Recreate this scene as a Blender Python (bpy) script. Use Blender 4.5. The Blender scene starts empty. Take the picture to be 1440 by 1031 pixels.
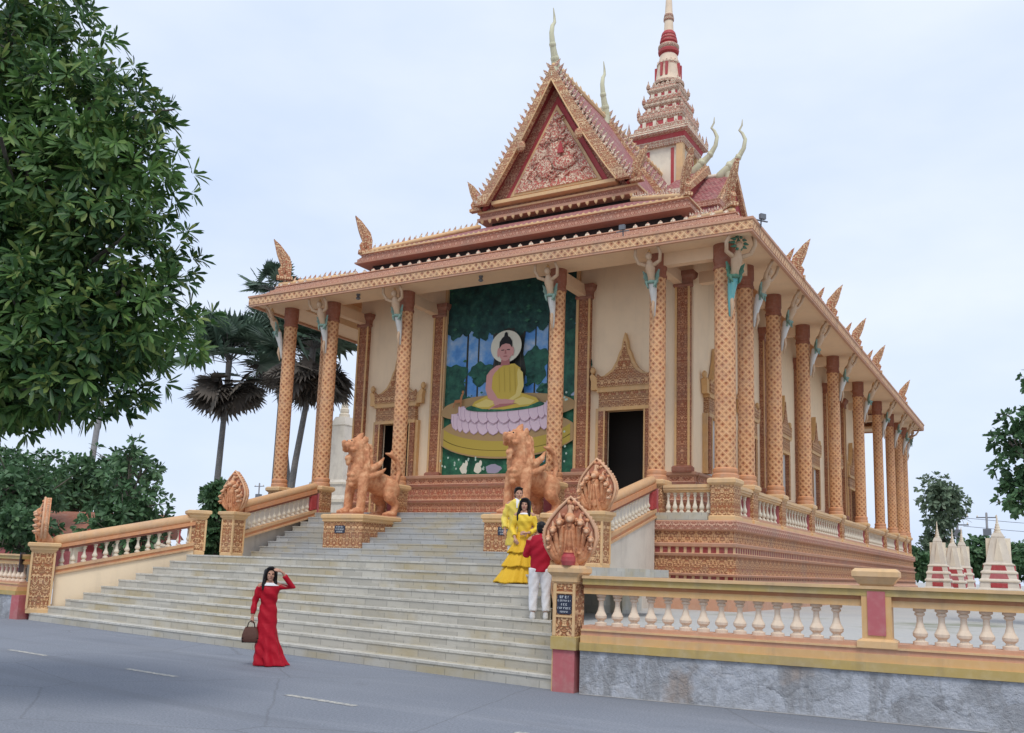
import bpy, bmesh, math, random
import numpy as np
from math import sin, cos, pi, radians as R, sqrt, atan2
from mathutils import Vector, Matrix
random.seed(7); RNG = np.random.default_rng(11)
sc = bpy.context.scene
COL = sc.collection

# ---------------------------------------------------------------- camera
cd = bpy.data.cameras.new('camera'); cam = bpy.data.objects.new('camera', cd); COL.objects.link(cam)
cd.sensor_fit = 'HORIZONTAL'; cd.sensor_width = 36.0
cd.lens = 36.0 * 1307.2 / 1440.0
cd.shift_y = (582.56 - 515.5) / 1440.0
cd.clip_start = 0.1; cd.clip_end = 3000
YAW, PITCH, ROLL = .5281, .1636, .0335
_f = Vector((-sin(YAW) * cos(PITCH), cos(YAW) * cos(PITCH), sin(PITCH)))
_r = Vector((cos(YAW), sin(YAW), 0)); _u = _r.cross(_f)
_r2 = cos(ROLL) * _r + sin(ROLL) * _u; _u2 = -sin(ROLL) * _r + cos(ROLL) * _u
cm = Matrix((_r2, _u2, -_f)).transposed().to_4x4(); cm.translation = Vector((7.9214, -25.6596, 1.70))
cam.matrix_world = cm
sc.camera = cam

# ---------------------------------------------------------------- sky, sun, exposure
SUN_EL, SUN_AZ = R(58), R(150)      # azimuth clockwise from +Y (towards the right of the temple front)
w = bpy.data.worlds.new('World'); sc.world = w; w.use_nodes = True
nt = w.node_tree; nt.nodes.clear()
wo = nt.nodes.new('ShaderNodeOutputWorld'); bg = nt.nodes.new('ShaderNodeBackground'); bg.inputs[1].default_value = 0.1
sky = nt.nodes.new('ShaderNodeTexSky'); sky.sky_type = 'NISHITA'; sky.sun_disc = False
sky.sun_elevation = SUN_EL; sky.sun_rotation = SUN_AZ; sky.dust_density = 2.0
tc = nt.nodes.new('ShaderNodeTexCoord')
mp = nt.nodes.new('ShaderNodeMapping'); mp.inputs['Scale'].default_value = (1.0, 1.0, 2.4)
nz = nt.nodes.new('ShaderNodeTexNoise'); nz.inputs['Scale'].default_value = 2.2; nz.inputs['Detail'].default_value = 5; nz.inputs['Roughness'].default_value = .5
cr = nt.nodes.new('ShaderNodeValToRGB')
cr.color_ramp.elements[0].position = .33; cr.color_ramp.elements[0].color = (6.1, 7.2, 9.35, 1)
cr.color_ramp.elements[1].position = .68; cr.color_ramp.elements[1].color = (8.1, 8.75, 9.8, 1)
mx = nt.nodes.new('ShaderNodeMix'); mx.data_type = 'RGBA'; mx.inputs[0].default_value = .88
nt.links.new(tc.outputs['Generated'], mp.inputs[0]); nt.links.new(mp.outputs[0], nz.inputs[0])
nt.links.new(nz.outputs[0], cr.inputs[0]); nt.links.new(sky.outputs[0], mx.inputs[6]); nt.links.new(cr.outputs[0], mx.inputs[7])
nt.links.new(mx.outputs[2], bg.inputs[0]); nt.links.new(bg.outputs[0], wo.inputs[0])
sl = bpy.data.lights.new('sun', 'SUN'); so = bpy.data.objects.new('sun', sl); COL.objects.link(so)
sl.energy = 1.5; sl.angle = R(18); sl.color = (1, .96, .9)
sd = Vector((sin(SUN_AZ) * cos(SUN_EL), cos(SUN_AZ) * cos(SUN_EL), sin(SUN_EL)))
so.rotation_euler = sd.to_track_quat('Z', 'Y').to_euler(); so.location = (20, -30, 40)
sc.view_settings.view_transform = 'Standard'; sc.view_settings.look = 'None'
sc.view_settings.exposure = 0.25; sc.view_settings.gamma = 1.0
sc.render.engine = 'CYCLES'
sc.cycles.max_bounces = 6; sc.cycles.transparent_max_bounces = 8

# ---------------------------------------------------------------- materials
class NT:
    def __init__(s, name, rough=.7, spec=.3):
        s.m = bpy.data.materials.new(name); s.m.use_nodes = True; s.t = s.m.node_tree
        s.b = s.t.nodes['Principled BSDF']; s.b.inputs['Roughness'].default_value = rough
        s.b.inputs['Specular IOR Level'].default_value = spec
        s._uv = None
    def n(s, ty, **k):
        x = s.t.nodes.new(ty)
        for a, v in k.items(): setattr(x, a, v)
        return x
    def set(s, sock, v):
        if isinstance(v, bpy.types.NodeSocket): s.t.links.new(v, sock)
        elif isinstance(v, (tuple, list)): sock.default_value = (*v, 1) if (len(v) == 3 and len(sock.default_value) == 4) else v
        else: sock.default_value = v
    def m_(s, op, a, b=0., c=0.):
        x = s.n('ShaderNodeMath', operation=op); s.set(x.inputs[0], a); s.set(x.inputs[1], b); s.set(x.inputs[2], c); return x.outputs[0]
    def sst(s, v, a, b):
        x = s.n('ShaderNodeMapRange', interpolation_type='SMOOTHSTEP'); s.set(x.inputs[0], v); x.inputs[1].default_value = a; x.inputs[2].default_value = b; return x.outputs[0]
    def mix(s, f, a, b, bt='MIX'):
        x = s.n('ShaderNodeMix', data_type='RGBA', blend_type=bt); s.set(x.inputs[0], f); s.set(x.inputs[6], a); s.set(x.inputs[7], b); return x.outputs[2]
    def uv(s):
        if s._uv is None: s._uv = s.n('ShaderNodeUVMap').outputs[0]
        return s._uv
    def ob(s): return s.n('ShaderNodeTexCoord').outputs['Object']
    def sep(s, v):
        x = s.n('ShaderNodeSeparateXYZ'); s.set(x.inputs[0], v); return x.outputs
    def comb(s, a, b, c=0.):
        x = s.n('ShaderNodeCombineXYZ')
        for i, v in enumerate((a, b, c)): s.set(x.inputs[i], v)
        return x.outputs[0]
    def noise(s, vec, scale, detail=3., rough=.5, dist=0., color=False):
        x = s.n('ShaderNodeTexNoise'); s.set(x.inputs['Vector'], vec); x.inputs['Scale'].default_value = scale
        x.inputs['Detail'].default_value = detail; x.inputs['Roughness'].default_value = rough; x.inputs['Distortion'].default_value = dist
        return x.outputs[1 if color else 0]
    def vor(s, vec, scale, feat='F1', out=0):
        x = s.n('ShaderNodeTexVoronoi', feature=feat); s.set(x.inputs['Vector'], vec); x.inputs['Scale'].default_value = scale; return x.outputs[out]
    def ramp(s, f, *st):
        x = s.n('ShaderNodeValToRGB'); s.set(x.inputs[0], f); e = x.color_ramp.elements
        while len(e) < len(st): e.new(.5)
        for el, (p, c) in zip(e, st): el.position = p; el.color = (*c, 1)
        return x.outputs[0]
    def bump(s, h, strength=.5, dist=.02):
        x = s.n('ShaderNodeBump'); x.inputs['Strength'].default_value = strength; x.inputs['Distance'].default_value = dist
        s.set(x.inputs['Height'], h); s.t.links.new(x.outputs[0], s.b.inputs['Normal'])
    def col(s, c): s.set(s.b.inputs['Base Color'], c); return s

def weather(N, c, amt=.35, sc_=1.1):
    """patchy fading and grime: stains with a shape of their own"""
    g = N.noise(N.ob(), sc_, 5, .62); f = N.noise(N.ob(), 9., 3, .6)
    c = N.mix(N.sst(g, .42, .72), c, N.mix(amt, c, (.30, .25, .21)))
    ox, oy, oz = N.sep(N.ob()); st = N.noise(N.comb(N.m_('MULTIPLY', ox, 5.), N.m_('MULTIPLY', oy, 5.), N.m_('MULTIPLY', oz, .45)), 1., 4, .65)
    c = N.mix(N.m_('MULTIPLY', N.sst(st, .52, .72), amt * 1.1), c, N.mix(.55, c, (.17, .14, .11)))
    return N.mix(N.m_('MULTIPLY', N.sst(f, .4, .8), amt * .6), c, N.mix(.5, c, (.85, .78, .66)))

def plain(name, c, rough=.7, amt=.3, spec=.3, bump=.15):
    N = NT(name, rough, spec); N.col(weather(N, c, amt))
    if bump: N.bump(N.noise(N.ob(), 26., 4, .6), bump, .01)
    return N.m

def lattice(name, s, lite, mid, dark, rough=.75, flip=1.):
    N = NT(name, rough); u, v, _ = N.sep(N.uv())
    a = N.m_('DIVIDE', N.m_('ADD', u, N.m_('MULTIPLY', v, flip)), s); b = N.m_('DIVIDE', N.m_('SUBTRACT', u, N.m_('MULTIPLY', v, flip)), s)
    fa = N.m_('SUBTRACT', N.m_('FRACT', a), .5); fb = N.m_('SUBTRACT', N.m_('FRACT', b), .5)
    d = N.m_('MAXIMUM', N.m_('ABSOLUTE', fa), N.m_('ABSOLUTE', fb))
    r = N.m_('SQRT', N.m_('ADD', N.m_('MULTIPLY', fa, fa), N.m_('MULTIPLY', fb, fb)))
    wob = N.m_('MULTIPLY', N.m_('SUBTRACT', N.noise(N.ob(), 16., 2), .5), .16)
    d = N.m_('ADD', d, wob); r = N.m_('ADD', r, wob)
    edge = N.sst(d, .34, .43); spot = N.sst(r, .08, .30)
    h = N.m_('MAXIMUM', edge, N.m_('MULTIPLY', spot, N.m_('ADD', .42, N.m_('MULTIPLY', N.noise(N.ob(), 22., 2), .35))))
    c = N.ramp(h, (0., dark), (.45, mid), (1., lite))
    wn = N.n('ShaderNodeTexWhiteNoise'); N.set(wn.inputs[0], N.comb(N.m_('FLOOR', a), N.m_('FLOOR', b), 0.))
    c = N.mix(N.m_('MULTIPLY', wn.outputs[0], .4), c, N.mix(N.sst(wn.outputs[0], .45, .55), mid, lite))
    c = N.mix(N.m_('MULTIPLY', N.sst(N.noise(N.ob(), 2.2, 4, .6), .45, .75), .4), c, mid)
    N.col(weather(N, c, .25)); N.bump(h, .8, .03)
    return N.m

def carved(name, s, lite, mid, dark, rough=.75, k=1., mirror=True):
    N = NT(name, rough); u, v, _ = N.sep(N.uv())
    if mirror: u = N.m_('MULTIPLY', N.m_('ABSOLUTE', N.m_('SUBTRACT', N.m_('FRACT', N.m_('DIVIDE', u, s)), .5)), s)
    p = N.comb(u, v, 0.)
    n1 = N.noise(p, 7. * k, 2., .45, 1.6); n2 = N.vor(p, 13. * k, 'SMOOTH_F1')
    h = N.sst(N.m_('ADD', n1, N.m_('MULTIPLY', N.m_('SUBTRACT', .45, n2), .55)), .38, .66)
    c = N.ramp(h, (0., dark), (.4, mid), (1., lite))
    N.col(weather(N, c, .25)); N.bump(h, .9, .035)
    return N.m

LITE, MID, DARK = (.70, .435, .235), (.46, .215, .10), (.20, .075, .04)
M = {}
M['column'] = lattice('column_ornament', .215, (.75, .43, .215), (.52, .21, .088), (.21, .066, .032))
M['fascia'] = lattice('fascia_ornament', .24, (.78, .50, .275), (.48, .215, .105), (.17, .057, .036))
M['fascia2'] = carved('roof_band_ornament', .26, (.78, .47, .33), (.62, .29, .195), (.40, .15, .10), k=2.2)
M['carved'] = carved('carved_terracotta', .26, (.77, .475, .245), (.59, .285, .125), (.35, .125, .052), k=2.0)
M['carved_dark'] = carved('carved_red_terracotta', .22, (.64, .31, .16), (.50, .20, .10), (.31, .10, .05), k=2.4)
M['frieze'] = carved('carved_frieze', .5, (.70, .385, .19), (.57, .275, .13), (.36, .135, .065), k=1.5)
M['dado'] = carved('carved_dado', .4, (.70, .35, .20), (.57, .23, .125), (.40, .12, .065), k=1.7)
M['barge'] = carved('carved_bargeboard', .26, (.82, .57, .33), (.66, .37, .195), (.43, .14, .075), k=1.9)
M['tymp'] = carved('carved_tympanum', 9., (.82, .62, .45), (.72, .40, .28), (.52, .11, .085), k=1.3, mirror=False)
M['gold'] = plain('ochre_gold_paint', (.66, .40, .17), .6, .3)
M['gold_pale'] = plain('pale_gold_paint', (.69, .445, .22), .6, .3)
M['olive'] = plain('olive_ochre_paint', (.47, .34, .12), .6, .35)
M['rail'] = plain('terracotta_rail_paint', (.62, .37, .19), .6, .3)
M['orange'] = plain('terracotta_paint', (.62, .28, .13), .7, .3)
M['brown'] = plain('brown_red_paint', (.30, .11, .065), .7, .25)
M['salmon'] = plain('salmon_paint', (.56, .30, .19), .75, .3)
M['red'] = plain('red_paint', (.42, .055, .06), .6, .15)
M['dred'] = plain('deep_red_paint', (.30, .045, .045), .7, .15)
M['rose'] = plain('faded_rose_paint', (.47, .13, .14), .75, .3)
M['cream'] = plain('cream_plaster', (.88, .70, .48), .85, .10)
M['white'] = plain('off_white_plaster', (.66, .60, .51), .85, .3)
M['peach'] = plain('peach_plaster', (.76, .62, .48), .8, .25)
M['ivory'] = plain('ivory_plaster', (.74, .66, .52), .8, .3)
M['soffit'] = plain('peach_soffit_plaster', (.80, .57, .37), .85, .1)
M['ceil'] = plain('orange_ceiling_plaster', (.56, .27, .12), .85, .2)
M['chofa'] = plain('pale_olive_finial_paint', (.60, .58, .40), .7, .35)
M['towerc'] = plain('tower_cream_plaster', (.76, .67, .53), .8, .35)
M['towero'] = carved('tower_carved_cream', .3, (.80, .68, .51), (.68, .46, .32), (.46, .17, .12), k=1.5)
M['dark'] = plain('near_black_shade_and_paint', (.03, .025, .022), .8, .0, bump=0)  # near-black: painted-in shade of hall and roof gaps, also eyes and panes
M['teal'] = plain('teal_paint', (.17, .27, .22), .65, .3)
M['skirtw'] = plain('pale_grey_paint', (.60, .58, .54), .7, .3)
M['statue'] = plain('tan_statue_paint', (.52, .35, .22), .7, .3)
M['metal'] = plain('grey_metal', (.13, .14, .16), .5, .1, .5, 0)
M['plaque'] = plain('dark_blue_plaque_stone', (.018, .025, .05), .3, .0, .5, 0)
M['letter'] = plain('white_lettering_paint', (.62, .64, .66), .6, .0, .3, 0)

def tile_mat():
    N = NT('red_roof_tile', .7); u, v, _ = N.sep(N.uv())
    row = N.m_('DIVIDE', v, .22); odd = N.m_('MULTIPLY', N.m_('MODULO', N.m_('FLOOR', row), 2.), .5)
    cu = N.m_('SUBTRACT', N.m_('FRACT', N.m_('ADD', N.m_('DIVIDE', u, .2), odd)), .5); fr = N.m_('FRACT', row)
    h = N.m_('SUBTRACT', N.m_('SUBTRACT', 1., fr), N.m_('MULTIPLY', N.m_('MULTIPLY', cu, cu), 2.))
    cell = N.comb(N.m_('FLOOR', N.m_('ADD', N.m_('DIVIDE', u, .2), odd)), N.m_('FLOOR', row), 0.)
    wn = N.n('ShaderNodeTexWhiteNoise'); N.set(wn.inputs[0], cell)
    c = N.ramp(wn.outputs[0], (0., (.20, .035, .045)), (.6, (.29, .065, .075)), (1., (.36, .11, .11)))
    c = N.mix(N.m_('MULTIPLY', N.sst(h, .3, .05), .5), c, (.50, .30, .24))
    N.col(weather(N, c, .35)); N.bump(h, .8, .04); return N.m
M['tile'] = tile_mat()

def asphalt():
    N = NT('asphalt', .85, .25); o = N.ob()
    g = N.noise(o, .35, 6, .6); f = N.noise(o, 60., 2, .7); sx, sy, sz = N.sep(o)
    st = N.noise(N.comb(N.m_('MULTIPLY', sx, .12), sy, 0.), 1.2, 4, .6)
    c = N.ramp(g, (.3, (.18, .197, .23)), (.7, (.215, .232, .265)))
    c = N.mix(N.m_('MULTIPLY', N.sst(st, .5, .7), .4), c, (.28, .295, .325))
    pz = N.sst(N.noise(o, .9, 5, .7), .60, .70)
    c = N.mix(N.m_('MULTIPLY', pz, .22), c, (.17, .178, .195))
    ck = N.vor(N.mix(.10, o, N.noise(o, 1.3, 3, color=True)), .33, 'DISTANCE_TO_EDGE')
    c = N.mix(N.m_('MULTIPLY', N.sst(ck, .007, .002), .3), c, (.09, .09, .095))
    gr = N.noise(o, 38., 3, .75)
    c = N.mix(N.m_('MULTIPLY', N.sst(gr, .52, .68), .55), c, (.36, .37, .39)); c = N.mix(N.m_('MULTIPLY', N.sst(gr, .47, .34), .6), c, (.10, .108, .125))
    oil = N.sst(N.noise(o, .55, 6, .75), .58, .70); c = N.mix(N.m_('MULTIPLY', oil, .4), c, (.13, .138, .155))
    wh = N.noise(N.comb(N.m_('MULTIPLY', sx, .05), N.m_('ADD', sy, N.m_('MULTIPLY', sx, .113)), 0.), 1.7, 3, .5); c = N.mix(N.m_('MULTIPLY', N.sst(wh, .52, .66), .35), c, (.15, .16, .18))
    N.col(c); N.bump(f, .35, .008); return N.m
M['asphalt'] = asphalt()

def slab(name='stair_stone', w=.62, tint=(.495, .47, .41)):
    N = NT(name, .65, .3); u, v, _ = N.sep(N.uv()); o = N.ob()
    ox, oy, oz = N.sep(o)
    row = N.m_('FLOOR', N.m_('DIVIDE', oz, .1)); off = N.m_('FRACT', N.m_('MULTIPLY', row, .381))
    cu = N.m_('ADD', N.m_('DIVIDE', u, w), off); fu = N.m_('FRACT', cu)
    wn = N.n('ShaderNodeTexWhiteNoise'); N.set(wn.inputs[0], N.comb(N.m_('FLOOR', cu), row, 0.))
    c = N.mix(wn.outputs[0], tuple(x * .86 for x in tint), tuple(x * 1.1 for x in tint))
    sn = N.noise(N.comb(N.m_('MULTIPLY', ox, .55), N.m_('MULTIPLY', oy, .9), N.m_('MULTIPLY', oz, .6)), 1.0, 4, .6)
    c = N.mix(N.m_('MULTIPLY', N.sst(sn, .43, .62), N.m_('ADD', .30, N.m_('MULTIPLY', wn.outputs[0], .55))), c, (.42, .345, .20))
    c = N.mix(N.m_('MULTIPLY', N.sst(N.noise(o, 5., 5, .7), .5, .75), .3), c, (.24, .235, .22))
    jt = N.m_('MAXIMUM', N.sst(fu, .018, .006), N.sst(fu, .982, .994))
    c = N.mix(N.m_('MULTIPLY', jt, .55), c, (.17, .16, .145))
    N.col(c); N.bump(N.m_('SUBTRACT', N.noise(o, 30., 3), jt), .25, .01); return N.m
M['slab'] = slab()
N = NT('worn_step_edge', .6); o_ = N.ob(); c_ = N.mix(N.sst(N.noise(o_, 1.6, 5, .7), .40, .62), (.60, .575, .51), (.48, .455, .39)); c_ = N.mix(N.m_('MULTIPLY', N.sst(N.noise(o_, 11., 4, .7), .5, .7), .6), c_, (.30, .285, .25)); N.col(c_); M['nosing'] = N.m

def rubble():
    N = NT('rubble_stone', .9, .2); o = N.ob()
    wv = N.mix(.22, o, N.noise(o, 4., 6, .75, color=True))
    e = N.vor(wv, 3.6, 'DISTANCE_TO_EDGE'); cx = N.sep(N.vor(wv, 3.6, 'F1', 1))[0]
    big = N.noise(o, 1.5, 6, .7)
    c = N.ramp(N.m_('ADD', N.m_('MULTIPLY', cx, .22), N.m_('MULTIPLY', big, .78)), (.28, (.22, .22, .225)), (.44, (.36, .37, .39)), (.56, (.48, .50, .54)), (.72, (.58, .60, .64)))
    c = N.mix(N.m_('MULTIPLY', N.sst(N.noise(o, 7., 6, .75), .50, .68), .6), c, (.26, .255, .255))
    c = N.mix(N.m_('MULTIPLY', N.sst(N.noise(o, 2.4, 5, .7), .50, .60), .6), c, (.56, .58, .62))
    c = N.mix(N.m_('MULTIPLY', N.sst(N.noise(o, 1.1, 4, .6), .58, .70), .8), c, (.33, .25, .19))
    c = N.mix(N.m_('MULTIPLY', N.sst(e, .045, .0), N.m_('MULTIPLY', N.sst(N.noise(o, 2.2, 4), .50, .64), .6)), c, (.20, .195, .19))
    st_ = N.noise(N.comb(N.m_('MULTIPLY', N.sep(o)[0], 3.), N.m_('MULTIPLY', N.sep(o)[1], 3.), N.m_('MULTIPLY', N.sep(o)[2], .8)), 1., 6, .72); c = N.mix(N.m_('MULTIPLY', N.sst(st_, .50, .62), .65), c, (.23, .225, .22)); c = N.mix(.12, c, (.62, .64, .69)); N.col(c); N.bump(N.m_('ADD', N.m_('MULTIPLY', N.sst(e, 0., .10), .12), N.m_('MULTIPLY', N.noise(o, 7., 6, .75), 1.)), .9, .07); return N.m
M['rubble'] = rubble()

def ground_mat():
    N = NT('yard_ground', .95, .1); o = N.ob(); g = N.noise(o, .25, 5, .6)
    c = N.ramp(g, (.35, (.46, .46, .45)), (.6, (.52, .51, .48)), (.75, (.20, .22, .13)))
    N.col(N.mix(N.m_('MULTIPLY', N.noise(o, 12., 4, .7), .4), c, (.2, .19, .17))); N.bump(N.noise(o, 20., 3), .4, .03); return N.m
M['ground'] = ground_mat()

def leaf_mat(name, cols, trans=.25, rough=.5):
    N = NT(name, rough, .35)
    g = N.n('ShaderNodeNewGeometry'); rnd = g.outputs['Random Per Island']
    st = [(i / (len(cols) - 1), c) for i, c in enumerate(cols)]
    c = N.ramp(rnd, *st)
    o = N.noise(N.ob(), .9, 2)
    c = N.mix(N.m_('MULTIPLY', N.sst(o, .4, .65), .5), c, tuple(x * 1.7 for x in cols[-2]))
    N.col(c)
    tr = N.n('ShaderNodeBsdfTranslucent'); N.set(tr.inputs[0], c); ms = N.n('ShaderNodeMixShader'); ms.inputs[0].default_value = trans
    out = N.t.nodes['Material Output']
    N.t.links.new(N.b.outputs[0], ms.inputs[1]); N.t.links.new(tr.outputs[0], ms.inputs[2]); N.t.links.new(ms.outputs[0], out.inputs[0])
    return N.m
M['leaf_big'] = leaf_mat('broad_leaf', [(.025, .06, .022), (.036, .09, .03), (.052, .125, .034), (.09, .17, .04), (.20, .24, .06)])
M['leaf_mid'] = leaf_mat('garden_leaf', [(.03, .068, .032), (.048, .105, .045), (.072, .145, .063), (.11, .195, .085)])
M['leaf_far'] = leaf_mat('distant_leaf', [(.07, .11, .07), (.10, .15, .095), (.14, .19, .12), (.18, .23, .15)])
M['palm'] = leaf_mat('palm_frond', [(.035, .065, .042), (.055, .095, .062), (.08, .125, .085), (.11, .155, .115)], .1)
M['palm_dead'] = leaf_mat('dry_palm_frond', [(.045, .04, .035), (.07, .06, .05), (.10, .085, .07), (.13, .115, .095)], .05, .8)
M['bark'] = plain('bark', (.10, .085, .07), .9, .4, bump=.6)
M['palmbark'] = plain('grey_palm_bark', (.13, .13, .13), .9, .4, bump=.5)
M['palmbark_pale'] = plain('pale_palm_bark', (.27, .27, .28), .9, .3, bump=.5)

def cloth(name, c, rough=.75, fold=0.):
    N = NT(name, rough, .2); o = N.ob()
    N.col(N.mix(N.m_('MULTIPLY', N.noise(o, 9., 3), .35), c, tuple(x * .72 for x in c)))
    N.bump(N.noise(o, 14., 3), .35, .02); return N.m
M['c_red'] = cloth('crimson_silk', (.43, .006, .02), .5)
M['c_red2'] = cloth('crimson_cloth', (.40, .012, .03))
M['c_yel'] = cloth('yellow_silk', (.80, .56, .055), .5)
M['c_yel2'] = cloth('golden_tulle', (.78, .47, .035), .6)
M['c_yel3'] = cloth('pale_yellow_cloth', (.80, .62, .12), .6)
M['c_white'] = cloth('white_cotton', (.80, .80, .82))
M['hair'] = cloth('black_hair', (.012, .010, .010), .45)
M['skin'] = cloth('skin', (.52, .29, .20), .55)
M['shoe_w'] = cloth('white_shoe', (.7, .7, .7), .5)
M['bag'] = cloth('brown_leather', (.12, .055, .04), .5)
M['bagd'] = cloth('dark_leather', (.03, .018, .015), .45)
M['eye'] = plain('dark_eye', (.02, .015, .012), .3, 0, bump=0)
M['lip'] = plain('lip', (.40, .10, .09), .5, 0, bump=0)

# ---------------------------------------------------------------- mesh builder
class MB:
    def __init__(s): s.v = []; s.f = []; s.uv = []; s.mi = []; s.sm = []; s.T = None
    def add(s, verts, faces, mat=0, smooth=False, uvs=None):
        o = len(s.v)
        vs = [Vector(p) for p in verts]
        if s.T is not None: vs = [s.T @ p for p in vs]
        s.v += vs
        for i, f in enumerate(faces):
            s.f.append([o + k for k in f]); s.mi.append(mat if not isinstance(mat, (list, tuple)) else mat[i]); s.sm.append(smooth)
            if uvs is not None: s.uv.append([uvs[k] if not isinstance(uvs[0], list) else uvs[i][j] for j, k in enumerate(f)])
            else:
                P = [vs[k] for k in f]; n = Vector((0, 0, 0))
                for a in range(len(P)):
                    p, q = P[a], P[(a + 1) % len(P)]
                    n += Vector(((p.y - q.y) * (p.z + q.z), (p.z - q.z) * (p.x + q.x), (p.x - q.x) * (p.y + q.y)))
                ax = [abs(n.x), abs(n.y), abs(n.z)]
                if ax[2] > 1.6 * max(ax[0], ax[1]): s.uv.append([(p.x, p.y) for p in P])
                elif ax[0] > ax[1]: s.uv.append([(p.y, p.z * (1 if ax[2] < .3 * ax[0] else 1.3)) for p in P])
                else: s.uv.append([(p.x, p.z * (1 if ax[2] < .3 * ax[1] else 1.3)) for p in P])
        return s
    def box(s, x0, y0, z0, x1, y1, z1, mat=0):
        v = [(x0, y0, z0), (x1, y0, z0), (x1, y1, z0), (x0, y1, z0), (x0, y0, z1), (x1, y0, z1), (x1, y1, z1), (x0, y1, z1)]
        return s.add(v, [(0, 3, 2, 1), (4, 5, 6, 7), (0, 1, 5, 4), (1, 2, 6, 5), (2, 3, 7, 6), (3, 0, 4, 7)], mat)
    def prism(s, pts, plane, a, b, mat=0, smooth=False):
        n = len(pts)
        def P(p, h): return {'xz': (p[0], h, p[1]), 'yz': (h, p[0], p[1]), 'xy': (p[0], p[1], h)}[plane]
        v = [P(p, a) for p in pts] + [P(p, b) for p in pts]
        fs = [tuple(range(n)), tuple(range(2 * n - 1, n - 1, -1))] + [(i, i + n, (i + 1) % n + n, (i + 1) % n) for i in range(n)]
        return s.add(v, fs, mat, smooth)
    def lathe(s, prof, n=16, c=(0, 0), mats=None, mat=0, smooth=True, square=False, cap=True, sx=1., sy=1., ph=0.):
        k = sqrt(2) if square else 1.; p0 = pi / 4 if square else ph
        if square: n = 4; smooth = False
        v = []
        for r, z in prof:
            for i in range(n):
                a = p0 + 2 * pi * i / n; v.append((c[0] + r * k * cos(a) * sx, c[1] + r * k * sin(a) * sy, z))
        rm = max(r for r, z in prof)
        for j in range(len(prof) - 1):
            mt = mats[min(j, len(mats) - 1)] if mats else mat
            fs = []; uvs = []
            for i in range(n):
                fs.append((j * n + i, j * n + (i + 1) % n, (j + 1) * n + (i + 1) % n, (j + 1) * n + i))
                if not square:
                    uu = 2 * pi * rm / n
                    uvs.append([(i * uu, prof[j][1]), ((i + 1) * uu, prof[j][1]), ((i + 1) * uu, prof[j + 1][1]), (i * uu, prof[j + 1][1])])
            used = sorted({k2 for f in fs for k2 in f}); ix = {q: t for t, q in enumerate(used)}
            s.add([v[q] for q in used], [tuple(ix[q] for q in f) for f in fs], mt, smooth, uvs if not square else None)
        if cap:
            m0 = mats[0] if mats else mat; m1 = mats[-1] if mats else mat
            if prof[0][0] > 1e-4: s.add(v[:n], [tuple(range(n - 1, -1, -1))], m0)
            if prof[-1][0] > 1e-4: s.add(v[-n:], [tuple(range(n))], m1)
        return s
    def rect(s, prof, x0, y0, x1, y1, mats=None, mat=0, cap=True):
        """moulded course round a rectangle: prof = (outward offset, z)"""
        v = []
        for o, z in prof: v += [(x0 - o, y0 - o, z), (x1 + o, y0 - o, z), (x1 + o, y1 + o, z), (x0 - o, y1 + o, z)]
        for j in range(len(prof) - 1):
            s.add(v[4 * j:4 * j + 8], [(i, (i + 1) % 4, (i + 1) % 4 + 4, i + 4) for i in range(4)], mats[min(j, len(mats) - 1)] if mats else mat)
        if cap:
            s.add(v[-4:], [(0, 1, 2, 3)], mats[-1] if mats else mat); s.add(v[:4], [(3, 2, 1, 0)], mats[0] if mats else mat)
        return s
    def beam(s, p0, p1, w, z0, z1, mat=0):
        """board with vertical ends between two points, sheared if they differ in height"""
        a, b = Vector(p0), Vector(p1); d = Vector((b.x - a.x, b.y - a.y, 0)); L = d.length; d /= L; q = Vector((-d.y, d.x, 0)) * (w / 2)
        v = [a - q + Vector((0, 0, z0)), b - q + Vector((0, 0, z0)), b + q + Vector((0, 0, z0)), a + q + Vector((0, 0, z0)),
             a - q + Vector((0, 0, z1)), b - q + Vector((0, 0, z1)), b + q + Vector((0, 0, z1)), a + q + Vector((0, 0, z1))]
        h = z1 - z0
        fs = [(0, 3, 2, 1), (4, 5, 6, 7), (0, 1, 5, 4), (1, 2, 6, 5), (2, 3, 7, 6), (3, 0, 4, 7)]
        uv = [[(0, 0), (0, w), (L, w), (L, 0)], [(0, 0), (L, 0), (L, w), (0, w)], [(0, 0), (L, 0), (L, h), (0, h)], [(0, 0), (w, 0), (w, h), (0, h)], [(0, 0), (L, 0), (L, h), (0, h)], [(0, 0), (w, 0), (w, h), (0, h)]]
        return s.add(v, fs, mat, False, uv)
    def tube(s, path, rad, n=8, mat=0, smooth=True, rnd=True, flat=1.):
        P = [Vector(p) for p in path]; rr = list(rad) if isinstance(rad, (list, tuple)) else [rad] * len(P)
        if rnd:
            d0 = (P[0] - P[1]).normalized(); d1 = (P[-1] - P[-2]).normalized(); a, b = rr[0], rr[-1]
            P = [P[0] + d0 * a * .98, P[0] + d0 * a * .7] + P + [P[-1] + d1 * b * .7, P[-1] + d1 * b * .98]
            rr = [a * .15, a * .7] + rr + [b * .7, b * .15]
        t = (P[1] - P[0]).normalized(); ref = Vector((0, 0, 1)) if abs(t.z) < .9 else Vector((0, 1, 0))
        u = t.cross(ref).normalized(); v = []; L = 0.; ls = []
        for i, p in enumerate(P):
            t = ((P[min(i + 1, len(P) - 1)] - P[max(i - 1, 0)])).normalized()
            u = (u - t * u.dot(t)).normalized(); b = t.cross(u)
            if i: L += (p - P[i - 1]).length
            ls.append(L)
            for k in range(n):
                an = 2 * pi * k / n; v.append(p + (u * cos(an) + b * sin(an) * flat) * rr[i])
        fs = []; uv = []; rm = max(rr)
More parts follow.
